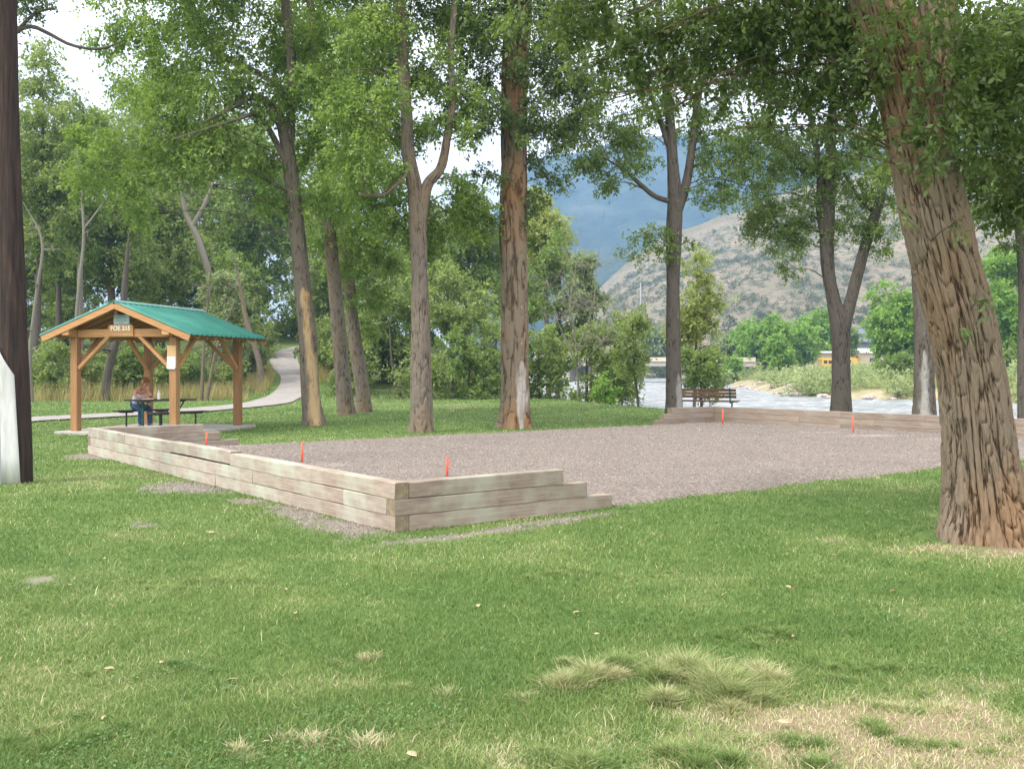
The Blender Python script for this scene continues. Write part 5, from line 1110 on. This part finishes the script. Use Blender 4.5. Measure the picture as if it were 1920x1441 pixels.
vehicle('parked_pickup', 'white pickup parked just right of the Y shaped trunk across the river', 'pickup', 1590, 172, math.radians(2), 'pickup', 'white')
vehicle('parked_car', 'silver car parked right of the white pickup across the river', 'car', 1618, 166, math.radians(8), 'suv', 'silver')
vehicle('parked_car', 'pale car half hidden below the big bright tree across the river', 'car', 1668, 158, math.radians(5), 'suv', 'silver')
b = onground(1575, 180); e = empty('school_bus', b, 0, label='yellow school bus behind the Y shaped trunk across the river', cat='bus')
MB().poly([(x, -1.2, z) for x, z in [(-3.6, .6), (3.6, .6), (3.6, 1.4), (2.9, 1.5), (2.7, 2.75), (2.5, 2.95), (-3.4, 2.95), (-3.6, 2.7)]], 2.4, (0, 1, 0)).build('body', M['yellow'], e)
for i in range(6): MB().box((-3.0 + i * .85, -1.21, 2.2), (.65, .03, .6)).build('window', M['glass'], e)
for x in (-2.2, 3.2):
    for y in (-1.05, 1.05): mb = MB(); wheel(mb, x, y, .48, .48, .3); mb.build('wheel', M['rubber'], e)
# warehouse
b = onground(1620, 195); e = empty('warehouse', b, 0, label='long cream warehouse with a white roof across the river', cat='building')
WL = 25; MB().box((0, 4, 1.9), (WL, 8, 3.8)).build('wall', M['cream'], e)
MB().bar((0, -.6, 3.75), (0, 9, 4.7), WL + 1, .18, (0, 0, 1)).build('roof', M['white'], e)
for x in (-8, -2, 5, 10): MB().box((x, -.01, 1.5), (2.6, .06, 2.8)).build('door', M['lightwood'] if x == -2 else M['silver'], e)
for x in (-11, 1.6, 7.6): MB().box((x, -.01, 2.3), (1.0, .06, .8)).build('window', M['glass'], e)
b = onground(1624, 235); e = empty('house', b, .1, label='slate roofed house with dark red trim above the warehouse', cat='house')
MB().box((0, 3, 4.2), (6, 6, 8.4)).build('wall', M['bluegrey'], e); MB().bar((0, -1, 6.4), (0, 3.2, 9.6), 7.2, .2, (0, 0, 1)).bar((0, 7.4, 6.4), (0, 3.2, 9.6), 7.2, .2, (0, 0, 1)).build('roof', M['bluegrey'], e)
MB().box((1.6, -.02, 5), (1, .06, 1.2)).build('window', M['glass'], e)
b = onground(1702, 150); e = empty('steel_frame', b, 0, label='small orange steel frame standing near the bright tree across the river', cat='equipment')
MB().box((-.35, 0, .9), (.16, .16, 1.8)).box((.35, 0, .9), (.16, .16, 1.8)).build('upright', M['orange'], e); MB().box((0, 0, 1.75), (.52, .12, .16)).build('crossbar', M['orange'], e)
# chain link fence
b = onground(1495, 160); e = empty('chain_link_fence', b, math.radians(8), label='low chain link fence in front of the white van across the river', cat='fence')
mb = MB()
for x in np.arange(-4, 4.1, 2): MB().cyl((x, 0, 0), (x, 0, 1.3), .04, None, 8).build('post', M['steel'], e)
mb.cyl((-4, 0, 1.28), (4, 0, 1.28), .03, None, 6)
for i in range(80):
    x = -4 + i * .1; mb.cyl((x, 0, .05), (min(4, x + .6), 0, 1.25), .008, None, 4); mb.cyl((min(4, x + .6), 0.01, .05), (x, 0.01, 1.25), .008, None, 4)
mb.build('netting', M['steel'], e); tag(e['x'] if 'x' in e else e)
# bridge
e = empty('bridge', (0, 0, 0), label='low concrete road bridge over the river in the distance', cat='bridge')
bl, br = A(1040, 684, 205), A(1434, 690, 180)
bl.z = 2.6; br.z = 2.3; e.location = (bl + br) / 2
o_ = e.location; a, c = bl - o_, br - o_
MB().bar(a, c, 9, .9, (0, 0, 1), .05).build('deck', M['concrete'], e)
dr_ = (c - a).normalized(); nr_ = Vector((-dr_.y, dr_.x, 0))
MB().bar(a - nr_ * 4.6 + Vector((0, 0, .85)), c - nr_ * 4.6 + Vector((0, 0, .85)), .25, .8, (0, 0, 1)).build('parapet', M['cream'], e)
MB().bar(a + nr_ * 4.6 + Vector((0, 0, .85)), c + nr_ * 4.6 + Vector((0, 0, .85)), .25, .8, (0, 0, 1)).build('parapet', M['cream'], e)
for t_ in (.12, .4, .68, .93): p = a.lerp(c, t_); MB().box(p - Vector((0, 0, 2.6)), (1.2, 8, 4.3), Matrix.Rotation(math.atan2(nr_.y, nr_.x) - math.pi / 2, 3, 'Z')).build('pier', M['concrete'], e)
b = onground(1201, 300); e = empty('utility_pole', b, label='distant pale utility pole left of the dark straight tree', cat='utility pole'); 
top = A(1201, 530, 300); MB().cyl((0, 0, 0), (0, 0, top.z - b.z), .26, .18, 10).build('shaft', M['steel'], e)

# ------------------------------------------------------------------ hills and mountains
def ridge(name, prof, d0, d1, dback, nx_, ny_, m, amp, fs, seed, base=-3):
    pxs = np.array([p[0] for p in prof], float); pys = np.array([p[1] for p in prof], float)
    u = np.linspace(pxs[0], pxs[-1], nx_); dd = np.concatenate([np.linspace(d0, d1, ny_), np.linspace(d1, dback, ny_ // 3)[1:]])
    Uu, Dd = np.meshgrid(u, dd); top = EYE + (HOR - np.interp(Uu, pxs, pys)) / F * d1
    t = np.clip((Dd - d0) / (d1 - d0), 0, 1); s = t ** 1.15; bk_ = np.clip((Dd - d1) / (dback - d1), 0, 1)
    X = (Uu - 960) / F * Dd; n_ = fbm(X * fs, Dd * fs, seed, 6) - .5; gul = 1 - np.abs(2 * fbm(X * fs * .8 + 5, Dd * fs * .3, seed + 2, 4) - 1) * 2
    Z = base + (top - base) * s * (1 - bk_) + (n_ * amp + (gul - .5) * amp * .6) * np.sin(np.clip(t, 0, 1) * math.pi * .62) * (1 - bk_)
    nn2 = nx_; ii = np.arange(len(dd) - 1)[:, None] * nn2; jj = np.arange(nn2 - 1)[None, :]
    o = mesh_np(name, np.stack([X, Dd, Z], -1), np.stack([ii + jj, ii + jj + 1, ii + nn2 + jj + 1, ii + nn2 + jj], -1).reshape(-1, 4), mats=m, smooth=True)
    tag(o, kind='structure'); return o, u, dd, Z, X
hill, hu, hd, HZ, HX_ = ridge('dry_hillside', [(1000, 660), (1100, 560), (1180, 490), (1240, 450), (1290, 430), (1350, 402), (1450, 370), (1600, 330), (1750, 300), (1920, 280), (2200, 260), (2600, 330)], 250, 620, 900, 260, 150, M['hill'], 14, .012, 2.0)
ridge('mountain_slope', [(1040, 560), (1120, 500), (1220, 455), (1300, 420), (1400, 360), (1480, 320), (1600, 290), (1900, 250), (2400, 250)], 750, 1200, 1500, 200, 90, M['mount'], 40, .005, 7.0)
ridge('mountain', [(850, 700), (930, 420), (980, 330), (1040, 305), (1100, 296), (1200, 290), (1300, 288), (1400, 292), (1480, 296), (1600, 280), (1900, 250), (2400, 260)], 1150, 1900, 2500, 240, 120, M['mount'], 90, .003, 11.0)
junes = [shrub_mesh(300 + i, 2.4, .55, 2.2, 'juniper', .75) for i in range(4)]
r2 = np.random.default_rng(77); cand = []
for i in range(11000):
    a_ = int(r2.integers(2, 130)); b_ = int(r2.integers(8, 250)); px = hu[b_]; 
    if px < 1130 or px > 2050: continue
    x = HX_[a_, b_] + r2.uniform(-1, 1); y = hd[a_] + r2.uniform(-1, 1)
    if fbm(np.array([x * .06]), np.array([y * .06]), 5.5)[0] < .34 + .18 * r2.random(): continue
    s = r2.uniform(.25, .85); cand.append((s / y, x, y, HZ[a_, b_], s, r2.random() * 6.28))
cand.sort(reverse=True)
for i, (w_, x, y, z, s, an) in enumerate(cand[:300]):
    o = bpy.data.objects.new('hillside_juniper', junes[i % 4]); COL.objects.link(o); o.location = (x, y, z - .3); o.scale = (s, s, s); o.rotation_euler = (0, 0, an)
    pxj = x / y * F + 960; tag(o, 'juniper shrub on the ' + ('lower' if z < 30 else 'upper') + ' hillside ' + ('left of the bench tree' if pxj < 1262 else 'between bench tree and Y shaped tree' if pxj < 1570 else 'just right of the Y shaped tree' if pxj < 1780 else 'right of the leaning trunk'), 'shrub', 'junipers on the dry hillside')
nv_ = []; 
for (w_, x, y, z, s, an) in cand[300:]:
    me = junes[int(an) % 4]; nv = len(me.vertices); co = np.empty(nv * 3, np.float32); me.vertices.foreach_get('co', co); co = co.reshape(-1, 4, 3)[::3].reshape(-1, 3) * s * 1.0
    ca, sa = math.cos(an), math.sin(an); nv_.append(np.stack([co[:, 0] * ca - co[:, 1] * sa + x, co[:, 0] * sa + co[:, 1] * ca + y, co[:, 2] + z - .3], -1))
V = np.vstack(nv_); tag(mesh_np('hillside_scrub', V, np.arange(len(V)).reshape(-1, 4), mats=M['juniper']), 'scrub dotting the upper dry hillside', 'scrub', kind='stuff')

# fallen leaves on the lawn
GL = 'dry leaves fallen on the lawn'
for (px, py, s, lab) in [(396, 997, .07, 'dry pale leaf on the lawn left of the near timber corner'), (437, 1272, .06, 'dry pale leaf lying in the lower left lawn'), (897, 1134, .06, 'dry tan leaf on the lawn below the near timber corner'), (1119, 1187, .04, 'small pale leaf on the lawn above the straw tuft'), (1470, 1352, .06, 'tan leaf right of the straw tuft'),
                         (303, 1240, .04, 'small pale leaf at the left dark grass patch'), (500, 1388, .035, 'small white petal like leaf near the bottom left'), (772, 1412, .06, 'greenish pale leaf near the bottom edge')]:
    g = GP(px, py, .035); V = [(-.5, 0, 0), (-.2, -.28, .06), (.25, -.22, .1), (.6, 0, .05), (.25, .24, .12), (-.2, .26, .05), (0, 0, -.02)]
    V = [(a * s, b * s, c * s) for a, b, c in V]; T = [(6, i, (i + 1) % 6) for i in range(6)]
    o = mesh_np('fallen_leaf', V, None, T, mats=M['dryleaf']); o.location = g; o.rotation_euler = (.2, .1, px * 1.0); tag(o, lab, 'leaf', GL)
    sm = o.modifiers.new('t', 'SOLIDIFY'); sm.thickness = .001

for i in range(16):
    d = rng.uniform(4.6, 9.0); px = rng.uniform(60, 1750); s = rng.uniform(.03, .055); V = [(-.5, 0, 0), (-.2, -.28, .06), (.25, -.22, .1), (.6, 0, .05), (.25, .24, .12), (-.2, .26, .05), (0, 0, -.02)]
    o = mesh_np('fallen_leaf', [(a * s, b * s * rng.uniform(.5, 1), c * s * 2) for a, b, c in V], None, [(6, k, (k + 1) % 6) for k in range(6)], mats=M['dryleaf']); o.location = ((px - 960) / F * d, d, .028)
    o.rotation_euler = (rng.uniform(-.5, .5), .2, rng.random() * 6); tag(o, 'small curled tan leaf lying in the foreground grass', 'leaf', 'small tan leaves scattered on the foreground lawn')
    sm = o.modifiers.new('t', 'SOLIDIFY'); sm.thickness = .001
# clover and broad-leaved weeds in the turf
nq = 60000; d = rng.uniform(3.6, 13, nq); px = rng.uniform(-200, 2100, nq); x = (px - 960) / F * d
kp = (fbm(x * 1.7, d * 1.7, 31.0) > .60) & (drymask(x, d) < .45); aq, bq = kab(x, d); kp &= ~((aq > -.1) & (bq > -.1) & (aq < LA)); kp &= baremask(x, d) < .1; x, d = x[kp], d[kp]; nq = len(x)
an = rng.random(nq) * 6.28; r_ = rng.uniform(.004, .009, nq); z = rng.uniform(.018, .04, nq); tl_ = rng.normal(0, .35, (nq, 2)); V = np.zeros((nq, 4, 3))
for k in range(4):
    cx_, cy_ = np.cos(an + k * 1.571) * r_, np.sin(an + k * 1.571) * r_; V[:, k] = np.stack([x + cx_, d + cy_, z + cx_ * tl_[:, 0] + cy_ * tl_[:, 1]], -1)
tag(mesh_np('clover', V, np.arange(nq * 4).reshape(-1, 4), mats=leafmat('clover_leaf', (.05, .12, .035), (.13, .24, .08), .3)), 'low clover leaves mixed into the lawn', 'clover', kind='stuff')

# ------------------------------------------------------------------ haze
hz = MB().box((0, 0, 0), (1, 1, 1)).build('haze', []); hz.data.materials.clear()
hz.location = (300, 1850, 280); hz.scale = (7000, 3900, 570)
m, n = mat('haze'); pv = n.nodes.new('ShaderNodeVolumePrincipled'); pv.inputs['Density'].default_value = .00046; pv.inputs['Color'].default_value = (.27, .50, .84, 1); pv.inputs['Anisotropy'].default_value = .1
o = n.nodes.new('ShaderNodeOutputMaterial'); L(n, pv.outputs[0], o.inputs['Volume']); hz.data.materials.append(m); tag(hz, kind='stuff')
